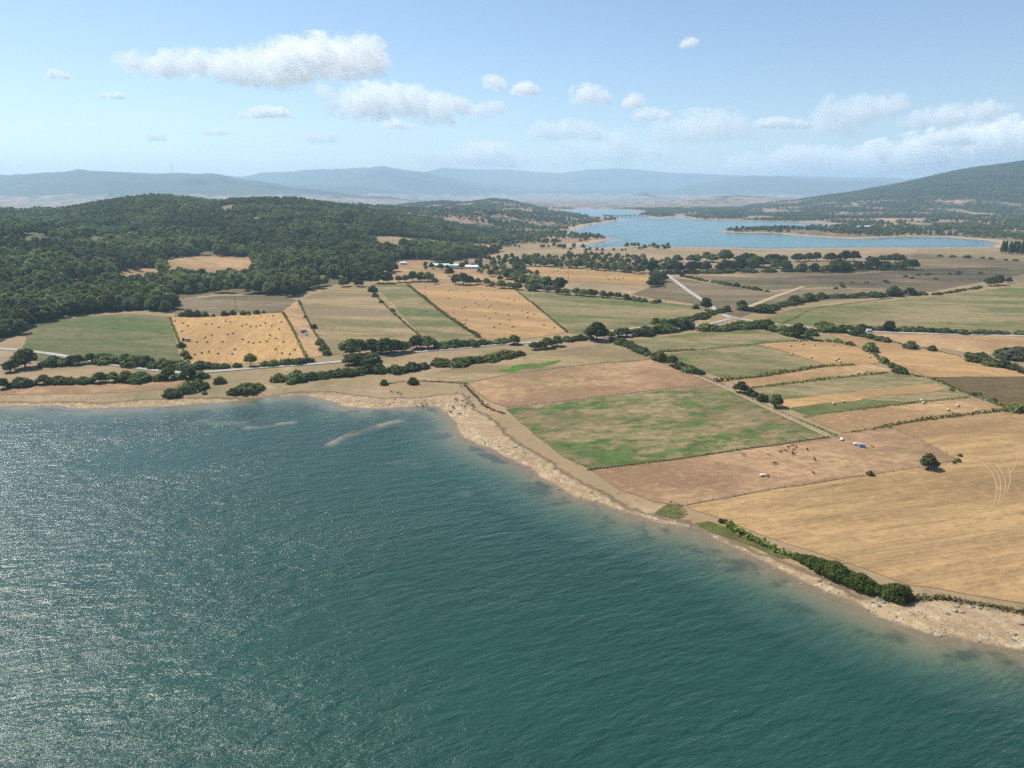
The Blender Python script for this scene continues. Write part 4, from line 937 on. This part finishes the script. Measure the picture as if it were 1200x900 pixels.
cows([(588,400,'red-brown',0),(578,396,'red-brown',1),(628,288,'dark brown',0),(643,296,'dark brown',1),(675,175,'black',0),(632,228,'grey',0),(725,328,'grey',1),(690,306,'dark brown',0),(712,355,'black',0),(780,340,'dark brown',1),(770,372,'white',0),
      (665,418,'black',1),(615,355,'dark brown',0),(604,366,'black',0),(745,268,'dark brown',1),(907,340,'black',0),(678,338,'grey',1)], 450, 430, 7.5, 'on the bare gravel point by the lake')
cows([(1105,150,'red-brown',1),(1128,143,'tan',0),(1140,222,'red-brown',1)], 190, 350, 6.667, 'on the narrow pasture strip beside the bale field')

# ------------------------------------------------------------------ vehicles
m_tyre = simple('tyre_rubber', (.02, .02, .02), .85, .2); m_rim = simple('rim_steel', (.45, .45, .46), .4, .5, .6); m_glass = simple('dark_glass', (.015, .02, .025), .08, .6, 0, .05)
m_white = simple('white_paint', (.78, .78, .77), .35, .5, 0, .04); m_blue = simple('blue_paint', (.06, .16, .40), .35, .5, 0, .06); m_greyb = simple('blue_grey_sheet', (.22, .33, .46), .4, .5, 0, .08); m_grey = simple('grey_metal', (.30, .31, .32), .45, .5, .3)
m_red = simple('red_lamp', (.45, .02, .02), .3, .5)
def wheel(parent, x, y, r, w):
    bm = bmesh.new(); add_tube(bm, (0, -w/2, 0), (0, w/2, 0), r, r, 16); bevel(bm, r*.08, 1)
    o = link('wheel', None, parent, (x, y, r)); link('tyre', bm_mesh('tyre', bm, [m_tyre], False), o)
    bm = bmesh.new(); add_tube(bm, (0, -w/2-.015, 0), (0, w/2+.015, 0), r*.58, r*.58, 12); link('rim', bm_mesh('rim', bm, [m_rim]), o)
def car(p, rot, paint, label, van=False):
    x, y = at(*p); e = link('van' if van else 'car', None, loc=(x, y, Hs(x, y)+.25)); e.rotation_euler = (0, 0, rot)
    L, Wd = (5.2, 1.95) if van else (4.3, 1.75)
    if van: prof = [(-2.6,.35),(2.6,.35),(2.6,.95),(1.9,1.15),(1.35,2.15),(-2.45,2.25),(-2.6,1.9)]; win = [(.75,1.25),(1.72,1.25),(1.30,2.02),(.75,2.02)]
    else: prof = [(-2.1,.35),(2.15,.35),(2.15,.72),(1.95,.88),(1.0,1.0),(.45,1.48),(-1.2,1.52),(-1.95,1.05),(-2.12,.95)]; win = [(-1.65,1.03),(.85,1.03),(.38,1.42),(-1.15,1.45)]
    bm = bmesh.new(); add_prism(bm, prof, Wd); bevel(bm, .07, 2); link('body', bm_mesh('car_body', bm, [paint]), e)
    bm = bmesh.new(); add_prism(bm, win, Wd+.03); link('side_window', bm_mesh('side_window', bm, [m_glass]), e)
    bm = bmesh.new()
    if van: add_box(bm, (1.66, 0, 1.66), (.05, 1.6, .95), Matrix.Rotation(R(-29), 3, 'Y'))
    else: add_box(bm, (.76, 0, 1.27), (.05, 1.45, .62), Matrix.Rotation(R(-48), 3, 'Y'))
    link('windscreen', bm_mesh('windscreen', bm, [m_glass]), e)
    for sy in (-1, 1):
        bm = bmesh.new(); add_box(bm, (L/2-.02-(0 if van else 0), sy*Wd*.36, .70), (.08, .3, .16)); link('headlight', bm_mesh('headlight', bm, [m_rim]), e)
        bm = bmesh.new(); add_box(bm, (-L/2+.02, sy*Wd*.40, .85), (.08, .18, .26)); link('tail_light', bm_mesh('tail_light', bm, [m_red]), e)
        for sx in (-1, 1): wheel(e, sx*L*.30, sy*(Wd/2-.08), .34, .22)
    return tag(e, label, 'van' if van else 'car')
def trailer(p, rot, paint, size, label, name='livestock_trailer'):
    x, y = at(*p); e = link(name, None, loc=(x, y, Hs(x, y)+.25)); e.rotation_euler = (0, 0, rot); L, Wd, Hh = size
    bm = bmesh.new(); add_prism(bm, [(-L/2,.55),(L/2,.55),(L/2,.55+Hh*.7),(L/2-.35,.55+Hh),(-L/2,.55+Hh)], Wd); bevel(bm, .05, 1); link('box_body', bm_mesh('trailer_box', bm, [paint]), e)
    bm = bmesh.new(); add_box(bm, (0, 0, .55+Hh*.72), (L*.8, Wd+.03, Hh*.14)); link('vent_slot', bm_mesh('vent_slot', bm, [m_glass]), e)
    bm = bmesh.new(); add_tube(bm, (L/2, 0, .5), (L/2+1.2, 0, .5), .06, .05); link('drawbar', bm_mesh('drawbar', bm, [m_grey]), e)
    for sy in (-1, 1):
        for sx in (-.4, .4): wheel(e, sx, sy*(Wd/2-.05), .33, .2)
    return tag(e, label, 'trailer')
def tractor(p, rot, paint, label):
    x, y = at(*p); e = link('tractor', None, loc=(x, y, Hs(x, y)+.25)); e.rotation_euler = (0, 0, rot)
    bm = bmesh.new(); add_prism(bm, [(0,.8),(2.3,.8),(2.35,1.5),(.2,1.75),(0,1.75)], .8); bevel(bm, .06, 1); link('bonnet', bm_mesh('bonnet', bm, [paint]), e)
    bm = bmesh.new(); add_box(bm, (-.55, 0, 1.1), (1.3, 1.0, .7)); link('chassis', bm_mesh('chassis', bm, [m_grey]), e)
    bm = bmesh.new(); add_box(bm, (-.5, 0, 2.1), (1.35, 1.45, 1.3), None, .88); link('cab_glass', bm_mesh('cab_glass', bm, [m_glass]), e)
    bm = bmesh.new(); add_box(bm, (-.5, 0, 2.82), (1.6, 1.6, .14)); bevel(bm, .04, 1); link('cab_roof', bm_mesh('cab_roof', bm, [paint]), e)
    bm = bmesh.new(); add_tube(bm, (1.2, .35, 1.6), (1.2, .35, 2.6), .05, .05); link('exhaust', bm_mesh('exhaust', bm, [m_grey]), e)
    for sy in (-1, 1): wheel(e, -.75, sy*.85, .85, .5); wheel(e, 1.7, sy*.8, .5, .35)
    return tag(e, label, 'tractor')
car((986, 516), R(60), m_white, 'small white car parked on the dry pasture near the end of the track').scale = (.7,)*3
car((1003.5, 522), R(-15), m_white, 'small white car coupled in front of the blue-grey trailer').scale = (.65,)*3
trailer((1010, 524.5), R(160), m_greyb, (3.6, 1.9, 1.6), 'blue-grey box trailer behind a white car on the cow pasture').scale = (.75,)*3
trailer((893.5, 558.5), R(8), m_white, (4.2, 1.6, 1.1), 'low white trough trailer standing on the cow pasture', 'trough_trailer').scale = (.55,)*3
tractor((216, 400), R(5), m_grey, 'grey tractor working among the bales of the striped stubble field')
trailer((221, 400.3), R(5), m_grey, (3.4, 2.0, 1.8), 'grey baler hitched behind the tractor on the stubble field', 'baler')
car((356.5, 390), R(20), m_blue, 'blue van parked on the narrow pasture strip', True)
trailer((359, 393), R(20), m_white, (2.6, 1.5, 1.2), 'small white trailer beside the blue van on the pasture strip', 'small_trailer')
car((1019, 389), R(-3), m_white, 'white van driving on the road behind the slanting hedge', True)
car((1128, 391.6), R(-3), m_white, 'white van on the road seen in a gap of the straight hedge', True)
car((801, 384.5), R(30), m_white, 'white car on the road by the tall hedge near the crossroads')
car((717, 394), R(20), m_white, 'white van on the road just past the tall dark oak', True)

# ------------------------------------------------------------------ buildings
m_wall = simple('white_render', (.70, .68, .63), .9, .1, 0, .08, .5); m_stone = simple('pale_stone', (.38, .33, .26), .9, .1, 0, .15, .8); m_tile = simple('red_roof_tile', (.30, .12, .07), .85, .15, 0, .2, 2)
m_fibre = simple('pale_green_roof_sheet', (.50, .60, .52), .6, .3, 0, .08, .3); m_sheet = simple('white_roof_sheet', (.74, .75, .76), .5, .4, 0, .06, .3); m_door = simple('dark_door', (.06, .05, .045), .7, .3)
def building(name, p, size, rot, wall, roof, nwin, label, pitch=.28, d=None):
    x, y = at(*p); e = link(name, None, loc=(x, y, Hs(x, y)-.2)); e.rotation_euler = (0, 0, rot); L, W_, h = size; rh = W_/2*pitch*2*.5+.3
    bm = bmesh.new(); A = [(-W_/2, 0), (W_/2, 0), (W_/2, h), (0, h+rh-.12), (-W_/2, h)]
    a = [bm.verts.new((-L/2, v[0], v[1])) for v in A]; b = [bm.verts.new((L/2, v[0], v[1])) for v in A]
    bm.faces.new(a[::-1]); bm.faces.new(b)
    for i in range(5): bm.faces.new((a[i], a[(i+1) % 5], b[(i+1) % 5], b[i]))
    link('wall', bm_mesh('wall', bm, [wall]), e)
    rf = link('roof', None, e)
    for s in (-1, 1):
        bm = bmesh.new(); pr = [(0, h+rh), (s*(W_/2+.5), h-.08), (s*(W_/2+.5), h+.14), (0, h+rh+.22)]
        q0 = [bm.verts.new((-L/2-.4, v[0], v[1])) for v in pr]; q1 = [bm.verts.new((L/2+.4, v[0], v[1])) for v in pr]
        bm.faces.new(q0); bm.faces.new(q1)
        for i in range(4): bm.faces.new((q0[i], q0[(i+1) % 4], q1[(i+1) % 4], q1[i]))
        bmesh.ops.recalc_face_normals(bm, faces=bm.faces); link('roof_slope', bm_mesh('roof_slope', bm, [roof]), rf)
    for i in range(nwin):
        bm = bmesh.new(); add_box(bm, (-L/2+L*(i+.5)/nwin, -W_/2-.02, h*.55), (min(1.4, L/nwin*.5), .12, min(1.3, h*.35))); link('window', bm_mesh('window', bm, [m_glass]), e)
    bm = bmesh.new(); add_box(bm, (L/2+.02, 0, min(3, h*.8)/2+.1), (.12, min(3, W_*.35), min(3, h*.8))); link('door', bm_mesh('door', bm, [m_door]), e)
    return tag(e, label, 'building')
building('farm_shed', (519, 313.5), (50, 13, 4.2), R(-4), m_wall, m_fibre, 9, 'long low farm shed with a pale green sheet roof below the woods')
building('farm_shed', (553, 315), (20, 11, 4.0), R(-4), m_wall, m_sheet, 4, 'short white-roofed farm shed beside the long green-roofed one')
building('farm_shed', (472, 310), (9, 6, 3.2), R(15), m_wall, m_sheet, 2, 'small white hut at the end of the clearing near the sheds')
building('country_house', (589, 283), (14, 10, 7), R(20), m_wall, m_tile, 3, 'white house with a red roof at the end of the dark forest')
building('country_house', (582, 288), (24, 9, 4), R(5), m_stone, m_tile, 4, 'long stone barn near the white house at the forest end')
building('farm_house', (1012, 268), (42, 14, 8), R(8), m_wall, m_sheet, 6, 'long white farm building on the spit between two arms of the lake')
building('farm_house', (1026, 266.5), (34, 14, 9), R(-6), m_wall, m_tile, 5, 'white red-roofed farmhouse behind the long farm building on the spit')
building('lake_house', (912, 257.5), (44, 16, 9), R(4), m_stone, m_tile, 5, 'stone house at the water on the far lake shore')
building('village_house', (1042, 247), (26, 14, 8), R(10), m_wall, m_tile, 3, 'white village house on the mountain foot above the lake')
building('village_house', (1007, 241), (24, 14, 8), R(-10), m_stone, m_tile, 3, 'stone village house high above the lake on the mountain foot')
building('village_house', (1153, 248), (28, 15, 8), R(0), m_wall, m_tile, 3, 'white village house beside the mountain meadows')
building('village_house', (1062, 236), (24, 14, 8), R(20), m_wall, m_tile, 3, 'pale village house at the upper meadow edge of the mountain')
building('village_house', (650, 250), (26, 15, 8), R(0), m_wall, m_tile, 3, 'white house on the low ridge left of the far bridge')

# ------------------------------------------------------------------ bridge over the far arm
m_conc = simple('bridge_concrete', (.30, .29, .27), .9, .1)
a = np.array(on_plane(706, 254.6)); b = np.array(on_plane(770, 253.6)); L = np.hypot(*(b-a)); e = link('road_bridge', None, loc=(*((a+b)/2), 0)); e.rotation_euler = (0, 0, math.atan2(*(b-a)[::-1]))
bm = bmesh.new(); add_box(bm, (0, 0, 8.6), (L, 9, 1.3)); link('deck', bm_mesh('deck', bm, [m_conc]), e)
for s in (-1, 1):
    bm = bmesh.new(); add_box(bm, (0, s*4.4, 9.75), (L, .3, 1.0)); link('parapet', bm_mesh('parapet', bm, [m_conc]), e)
for i in range(13):
    bm = bmesh.new(); add_box(bm, (-L/2+L*(i+.5)/13, 0, 2.9), (4.0, 7.5, 10.0), None, .85); link('pier', bm_mesh('pier', bm, [m_conc]), e)
tag(e, 'low many-piered road bridge crossing the narrows of the far lake', 'bridge')

# ------------------------------------------------------------------ wind turbine and power poles
m_turb = simple('turbine_white', (.55, .56, .58), .5, .4)
tx = (204-600)/(FPX/ct)*11450; e = link('wind_turbine', None, loc=(tx, 11450, Hs(tx, 11450)-2))
bm = bmesh.new(); add_tube(bm, (0, 0, 0), (0, 0, 125), 4.2, 2.2, 12); link('tower', bm_mesh('tower', bm, [m_turb], True), e)
bm = bmesh.new(); add_box(bm, (0, 1, 127), (5, 14, 5)); bevel(bm, .8, 2); link('nacelle', bm_mesh('nacelle', bm, [m_turb]), e)
rt = link('rotor', None, e, (0, -7, 127))
for k in range(3):
    bm = bmesh.new(); v = Vector((math.sin(R(120*k+20)), 0, math.cos(R(120*k+20)))); w = Vector((v.z, 0, -v.x))
    pts = [v*2-w*1.2, v*2+w*1.2, v*14+w*2.8, v*60+w*.3, v*60-w*.3, v*14-w*.8]
    A = [bm.verts.new(p+Vector((0, -.35, 0))) for p in pts]; B = [bm.verts.new(p+Vector((0, .35, 0))) for p in pts]
    bm.faces.new(A); bm.faces.new(B[::-1])
    for i in range(6): bm.faces.new((A[(i+1) % 6], A[i], B[i], B[(i+1) % 6]))
    link('blade', bm_mesh('blade', bm, [m_turb]), rt)
bm = bmesh.new(); bmesh.ops.create_icosphere(bm, subdivisions=2, radius=2.4); link('hub', bm_mesh('hub', bm, [m_turb], True), rt)
tag(e, 'white three-bladed wind turbine on the crest of the hazy ridge', 'wind turbine')
m_pole = simple('weathered_pole', (.14, .115, .09), .9, .1)
for px, py, h, lab in ((499,352,17,'tall wooden power pole at the left hedge of the large stubble field'),(277,365,15,'wooden power pole on the meadow above the striped bale field'),(666,328,16,'wooden power pole among the bales of the small stubble field'),
                       (1115,293,20,'wooden power pole on the meadow before the far lake, nearest the lakeside wood'),(1151,292.5,20,'wooden power pole on the meadow before the far lake, near the poplars'),(988,331,14,'wooden power pole on the open moor below the lakeside wood')):
    x, y = at(px, py); e = link('power_pole', None, loc=(x, y, Hs(x, y)-.3))
    bm = bmesh.new(); add_tube(bm, (0, 0, 0), (0, 0, h), .24, .15, 8); link('post', bm_mesh('post', bm, [m_pole]), e)
    bm = bmesh.new(); add_box(bm, (0, 0, h-.8), (2.6, .16, .18)); link('crossarm', bm_mesh('crossarm', bm, [m_pole]), e)
    for s in (-1.15, 0, 1.15):
        bm = bmesh.new(); add_tube(bm, (s, 0, h-.7), (s, 0, h-.35 if s else h+.3), .06, .05, 6); link('insulator', bm_mesh('insulator', bm, [m_white]), e)
    tag(e, lab, 'power pole')

# ------------------------------------------------------------------ fences
m_wire = simple('fence_wire', (.22, .20, .18), .6, .3, .5)
def fence(pts, label, step=4.5, h=1.25):
    Q = path_pts(pts, step); z = H(Q[:, 0], Q[:, 1]); bm = bmesh.new(); e = link('wire_fence', None, loc=(Q[0, 0], Q[0, 1], z[0])); o = Vector((Q[0, 0], Q[0, 1], z[0]))
    P = [Vector((Q[i, 0], Q[i, 1], z[i]))-o for i in range(len(Q))]
    for p in P:
        hh_ = h*(.85+.35*rng.random()); add_tube(bm, p-Vector((0, 0, .2)), p+Vector((rng.normal()*.06, rng.normal()*.06, hh_)), .10, .08, 5)
    tag(link('posts', bm_mesh('posts', bm, [m_pole]), e), kind='stuff')
    bm = bmesh.new()
    for zz in (.5, .95):
        for i in range(len(P)-1): add_tube(bm, P[i]+Vector((0, 0, zz)), P[i+1]+Vector((0, 0, zz)), .015, .015, 3, False)
    link('wires', bm_mesh('wires', bm, [m_wire]), e)
    return tag(e, label, 'fence')
fence([(596,478.3),(660,471),(740,461),(838,450)], 'post and wire fence between the pink pasture and the green pasture')
fence([(692,551),(800,537),(900,523),(970,512.8)], 'post and wire fence between the green pasture and the cow pasture')
fence([(795,592),(850,584),(900,575),(1000,560),(1085,547),(1124,541)], 'post and wire fence between the cow pasture and the mown hay field')
fence([(1040,500),(1080,517.5),(1124,540)], 'post and wire fence climbing from the lone tree to the dark bramble bank')
fence([(0,467),(60,466),(110,468),(150,466),(200,463.5)], 'wire fence along the edge of the shore grass and stony beach')
fence([(548,450),(572,470),(594,478)], 'short wire fence at the beach corner of the pink pasture')
fence([(836,449),(870,464),(900,479),(945,499),(970,512)], 'wire fence along the rutted farm track beside the green pasture')
fence([(560,446),(620,437),(690,428),(764,421.5)], 'wire fence between the grass strip and the pink pasture')

# ------------------------------------------------------------------ rocks and pebbles on the shore
m_rock = simple('shore_rock', (.29, .245, .19), .9, .15, 0, .25, 1.2); m_rockd = simple('dark_shore_rock', (.20, .18, .155), .85, .2, 0, .2, 1.2)
def rock_mesh(seed, mat):
    r = np.random.default_rng(seed); bm = bmesh.new(); bmesh.ops.create_icosphere(bm, subdivisions=2, radius=1)
    pl = [(Vector(r.normal(size=3)).normalized(), .55+.3*r.random()) for _ in range(7)]
    for v in bm.verts:
        for n_, d_ in pl:
            k_ = v.co.dot(n_)
            if k_ > d_: v.co -= n_*(k_-d_)
        v.co *= 1+.06*r.normal(); v.co.z *= .62
    return bm_mesh('rock', bm, [mat])
ROCKS = [rock_mesh(k, m_rock if k % 3 else m_rockd) for k in range(6)]
for zx, zy, s in [(487,662,.9),(523,682,1.0),(540,665,1.0),(515,640,.8),(530,650,.7),(875,703,1.1),(908,712,1.0),(890,683,.8),(960,687,.9),(995,692,.8),(1025,695,.8),(1180,765,1.1),(1155,815,.8),(797,815,1.2),(820,815,.7),(395,597,.9),(380,593,.7),(240,562,.9),(228,560,.7),(155,575,.7),(470,700,.7),(600,730,.6),(735,735,.6),(680,720,.6),(290,575,.7),(845,720,.9),(985,845,.8),(600,755,.6),(505,655,.6),(545,655,.6),(950,690,.7),(1150,840,.8)]:
    x, y = at(900+zx/4, 540+zy/4); o = link('rock', ROCKS[rng.integers(6)], loc=(x, y, Hs(x, y)+.05)); o.scale = (s*.85*(.8+.5*rng.random()), s*.85, s*.8); o.rotation_euler = (rng.normal()*.2, rng.normal()*.2, rng.random()*6.28)
    tag(o, 'weathered boulder on the pale gravel beach near the leafy shrubs', 'rock', 'boulders on the gravel beach')
for px, py, s in [(545,514,.8),(553,518,.9),(568,519,1.1),(548,512,.7),(585,523,1.0),(604,524,1.2),(607,521,.9),(614,530,.9),(622,555,.7),(655,573,.8),(698,587,.9),(612,527,.7),(637,545,.8),(456,474,.9),(470,470,.8),(493,460,.7),(420,470,.7),(463,468,.9),(385,456,.9)]:
    x, y = at(px, py); o = link('rock', ROCKS[rng.integers(6)], loc=(x, y, Hs(x, y)+.05)); o.scale = (s, s*.9, s*.8); o.rotation_euler = (0, 0, rng.random()*6.28)
    tag(o, 'weathered boulder on the bare shore of the gravel point', 'rock', 'boulders on the gravel point')
n = 26000
q0 = path_pts(near_line[4:-2], 1.0); i = rng.integers(len(q0), size=n); P = q0[i]+rng.normal(size=(n, 2))*13
hP, sP, s1P, _ = H(P[:, 0], P[:, 1], True); inb = inside(BEACH, P[:, 0], P[:, 1]) & (s1P > -1.0) & (P[:, 1] > 90)
P = P[inb]; hP = hP[inb]; n = len(P)
B8 = np.array([(1,0,0),(-1,0,0),(0,1,0),(0,-1,0),(0,0,1),(0,0,-1)], float); F8 = np.array([(0,2,4),(2,1,4),(1,3,4),(3,0,4),(2,0,5),(1,2,5),(3,1,5),(0,3,5)])
sz = .10+.28*rng.random(n)**3; V = (B8[None]*(1+.35*rng.normal(size=(n, 6, 1))))*sz[:, None, None]*np.array([1.2, 1.2, .7])
ang = rng.random(n)*6.28; ca, sa = np.cos(ang)[:, None], np.sin(ang)[:, None]
V = np.stack([V[..., 0]*ca-V[..., 1]*sa, V[..., 0]*sa+V[..., 1]*ca, V[..., 2]], -1) + np.column_stack([P, hP+.04])[:, None]
F_ = (F8[None]+6*np.arange(n)[:, None, None]).reshape(-1, 3)
tag(link('pebbles', mesh_np('pebbles', V.reshape(-1, 3), F_, [m_rock])), 'loose pale stones strewn over the bare shore', 'stones', kind='stuff')

# ------------------------------------------------------------------ haze
def haze():
    bm = bmesh.new(); bmesh.ops.create_cube(bm, size=1)
    me = bm_mesh('haze', bm); t = NT('haze_air'); t.t.nodes.remove(t.b)
    pv = t.n('ShaderNodeVolumePrincipled'); pv.inputs['Color'].default_value = (.57, .81, 1.0, 1); pv.inputs['Density'].default_value = HAZE_D; pv.inputs['Anisotropy'].default_value = .15
    t.l(pv.outputs[0], t.out.inputs['Volume']); me.materials.append(t.m)
    o = link('haze', me, loc=(0, 11500, 465)); o.scale = (56000, 31500, 990)
    return tag(o, kind='stuff')
HAZE_D = 7.0e-5
haze()

# ------------------------------------------------------------------ clouds: real bodies of vapour, far above and beyond the haze
def cloud(bbox, label, group=None, dens=1.0, seed=0, nl=7, flat=.0, lobes=None, soft=1.0, dist=None, depth=.5):
    x0, y0, x1, y1 = bbox; r = np.random.default_rng(500+seed)
    eb = elev(y1); D = dist or min(1480/max(eb, .001), 36000)
    k = D/(FPX/ct); W = (x1-x0)*k; zb = CAMZ+elev(y1)*D; zt = CAMZ+elev(y0)*D; Hh = zt-zb
    X = ((x0+x1)/2-600)*k; dp = max(Hh*1.0, min(W*depth, Hh*3))
    if lobes is None:
        lobes = []
        for i in range(nl):
            u = (i+.5+.3*r.normal()*.5)/nl; env = math.sin(math.pi*np.clip(u, .06, .94))**.6; rr = (.34+.22*r.random())*env
            lobes.append((u, rr*.85+ (1-2*rr)*max(0, env-.5)*r.random()*.8*(1-flat), rr))
    S = Hh; L = []                         # lobes in units of cloud height, x stretched
    ax = max(1.35, W/(Hh*nl)*2.6)
    for u, v, rr in lobes:
        px_ = np.clip(u*W, rr*Hh*ax, W-rr*Hh*ax)-W/2
        L.append((px_/S, r.normal()*.18*dp/S, v-.5, rr))
    bm = bmesh.new()
    for lx, ly, lz, rr in L:
        g = 1.30
        for v in ICO_V: bm.verts.new((lx+v[0]*rr*ax*g, ly+v[1]*rr*max(1, dp/Hh*.6)*g, lz+v[2]*rr*g))
    bmesh.ops.convex_hull(bm, input=bm.verts)
    for v in [v for v in bm.verts if not v.link_faces]: bm.verts.remove(v)
    bmesh.ops.recalc_face_normals(bm, faces=bm.faces)
    me = bm_mesh('cloud', bm); t = NT('cloud_vapour'); t.t.nodes.remove(t.b)
    tc = t.n('ShaderNodeTexCoord'); P = tc.outputs['Object']; ay = max(1, dp/Hh*.6)
    wn_ = t.n('ShaderNodeTexNoise'); wn_.inputs['Scale'].default_value = 1.9; wn_.inputs['Detail'].default_value = 2; wn_.inputs['Distortion'].default_value = .0
    mpo = t.n('ShaderNodeMapping'); mpo.inputs['Location'].default_value = (seed*3.7, seed*1.3, seed*.7); t.l(P, mpo.inputs['Vector']); t.l(mpo.outputs[0], wn_.inputs['Vector'])
    vm = t.n('ShaderNodeVectorMath'); vm.operation = 'DIVIDE'; wv = t.n('ShaderNodeVectorMath'); wv.operation = 'MULTIPLY_ADD'; t.l(wn_.outputs[1], wv.inputs[0]); wv.inputs[1].default_value = (.7, .5, .5); wv.inputs[2].default_value = (-.35, -.25, -.25)
    wa = t.n('ShaderNodeVectorMath'); wa.operation = 'ADD'; t.l(P, wa.inputs[0]); t.l(wv.outputs[0], wa.inputs[1])
    t.l(wa.outputs[0], vm.inputs[0]); vm.inputs[1].default_value = (ax, ay, 1)
    f = None
    for lx, ly, lz, rr in L:
        d_ = t.n('ShaderNodeVectorMath'); d_.operation = 'DISTANCE'; t.l(vm.outputs[0], d_.inputs[0]); d_.inputs[1].default_value = (lx/ax, ly/ay, lz)
        q = t.math('MULTIPLY_ADD', d_.outputs['Value'], -1/rr, 1.0)
        f = q if f is None else t.math('MAXIMUM', f, q)
    nz = t.noise(mpo.outputs[0], 4.0, 9, .70, .5)
    f = t.math('ADD', f, t.math('MULTIPLY_ADD', nz, 4.4, -2.08)); f = t.math('ADD', f, t.math('MULTIPLY_ADD', wn_.outputs[0], 1.0, -.5))
    sx = t.n('ShaderNodeSeparateXYZ'); t.l(P, sx.inputs[0])
    bz = t.mrange(sx.outputs[2], -.58, -.38)
    dn = t.math('MULTIPLY', t.math('MULTIPLY', t.mrange(f, .02, .36*soft), bz), dens*2.7/Hh)
    pv = t.n('ShaderNodeVolumePrincipled'); pv.inputs['Color'].default_value = (1, 1, 1, 1); pv.inputs['Anisotropy'].default_value = .0; t.l(dn, pv.inputs['Density'])
    t.l(pv.outputs[0], t.out.inputs['Volume']); t.m.cycles.volume_step_rate = .35
    me.materials.append(t.m)
    o = link('cloud', me, loc=(X, D, (zb+zt)/2)); o.scale = (S, S, S)
    return tag(o, label, 'cloud', group)
cloud((168,46,464,102), 'large long white cumulus with a ragged top high over the wooded hill', dens=1.1, seed=1, nl=10,
      lobes=[(.03,.42,.20),(.10,.45,.24),(.18,.47,.26),(.27,.50,.28),(.36,.48,.32),(.45,.42,.36),(.54,.40,.38),(.63,.50,.42),(.71,.60,.42),(.80,.62,.40),(.88,.62,.36),(.95,.66,.26),(.58,.18,.2)])
cloud((378,100,598,150), 'flat-based white cumulus bank below the large long cloud', dens=1.0, seed=2, nl=9,
      lobes=[(.04,.82,.18),(.12,.45,.24),(.22,.55,.36),(.32,.58,.40),(.42,.56,.36),(.52,.50,.36),(.62,.45,.30),(.74,.40,.24),(.84,.42,.2),(.93,.45,.16),(.62,.2,.2),(.70,.12,.14)])
sm_lab = 'small white puff of cumulus over the wooded hill'
for i, b in enumerate([(74,81,104,93),(128,105,164,116),(285,124,354,139),(174,153,204,166),(244,150,281,159),(361,152,399,168),(444,138,494,152)]):
    cloud(b, sm_lab, 'small puffs over the wooded hill', dens=.55 if i > 2 else .8, seed=10+i, nl=6, flat=.4)
for i, (b, lab) in enumerate([((567,84,594,106), 'small ragged cloud scrap above the far lake, left of its twin'), ((596,93,634,111), 'small wispy cloud scrap above the far lake, right of its twin'), ((664,96,716,123), 'compact bright cumulus puff high above the far lake'),
        ((725,109,750,127), 'little puff beside the compact bright cumulus'), ((736,121,784,143), 'wispy torn cloud below the little puff'), ((612,131,716,166), 'broad soft cumulus above the hazy far range'),
        ((786,40,808,56), 'tiny lone cloud scrap highest in the clear blue sky'), ((876,134,944,151), 'thin flat cloud leading to the torn banner cloud')]):
    cloud(b, lab, dens=.75, seed=30+i, nl=5)
cloud((756,120,884,168), 'pale cumulus bank over the hazy range beyond the lake', dens=.6, seed=41, nl=7)
cloud((936,110,1060,164), 'torn banner-shaped cloud with rising streaks beside the mountain', dens=.75, seed=42, nl=6, lobes=[(.06,.22,.18),(.18,.4,.26),(.32,.55,.32),(.46,.62,.34),(.6,.68,.32),(.74,.74,.28),(.88,.8,.2),(.35,.2,.2),(.15,.85,.14)])
cloud((1038,118,1164,158), 'bright ragged cumulus over the shoulder of the mountain', dens=.8, seed=43, nl=6, lobes=[(.08,.32,.22),(.22,.42,.3),(.38,.5,.36),(.54,.56,.38),(.7,.6,.34),(.84,.66,.28),(.95,.72,.18)])
cloud((494,163,640,198), 'faint low cloud bank lying on the far range', dens=.8, seed=44, nl=8, dist=31000)
cloud((640,150,800,196), 'dim broad cloud sheet behind the far range', dens=.5, seed=45, nl=7, dist=33000)
cloud((774,193,834,212), 'small bright cloud roll resting on the hazy range', dens=.8, seed=46, nl=4, dist=30000, flat=.6)
cloud((830,168,1060,212), 'soft grey cloud bank clinging to the far end of the mountain', dens=.9, seed=47, nl=9, dist=31000)
cloud((960,140,1290,208), 'long grey cloud draped behind the mountain ridge', dens=1.9, seed=48, nl=10, dist=32000,
      lobes=[(.03,.22,.2),(.12,.28,.26),(.22,.32,.3),(.32,.36,.34),(.42,.42,.38),(.52,.5,.42),(.62,.58,.42),(.72,.62,.42),(.82,.65,.4),(.92,.68,.36)])
cloud((1076,152,1130,172), 'bright shred of cloud in front of the grey draped cloud', dens=.8, seed=49, nl=4, dist=29500)
cloud((215,-735,640,-570), 'cumulus drifting overhead whose shadow falls on the moor by the far lake', dens=.38, seed=60, nl=8, dist=1785, soft=2.0, depth=.6)
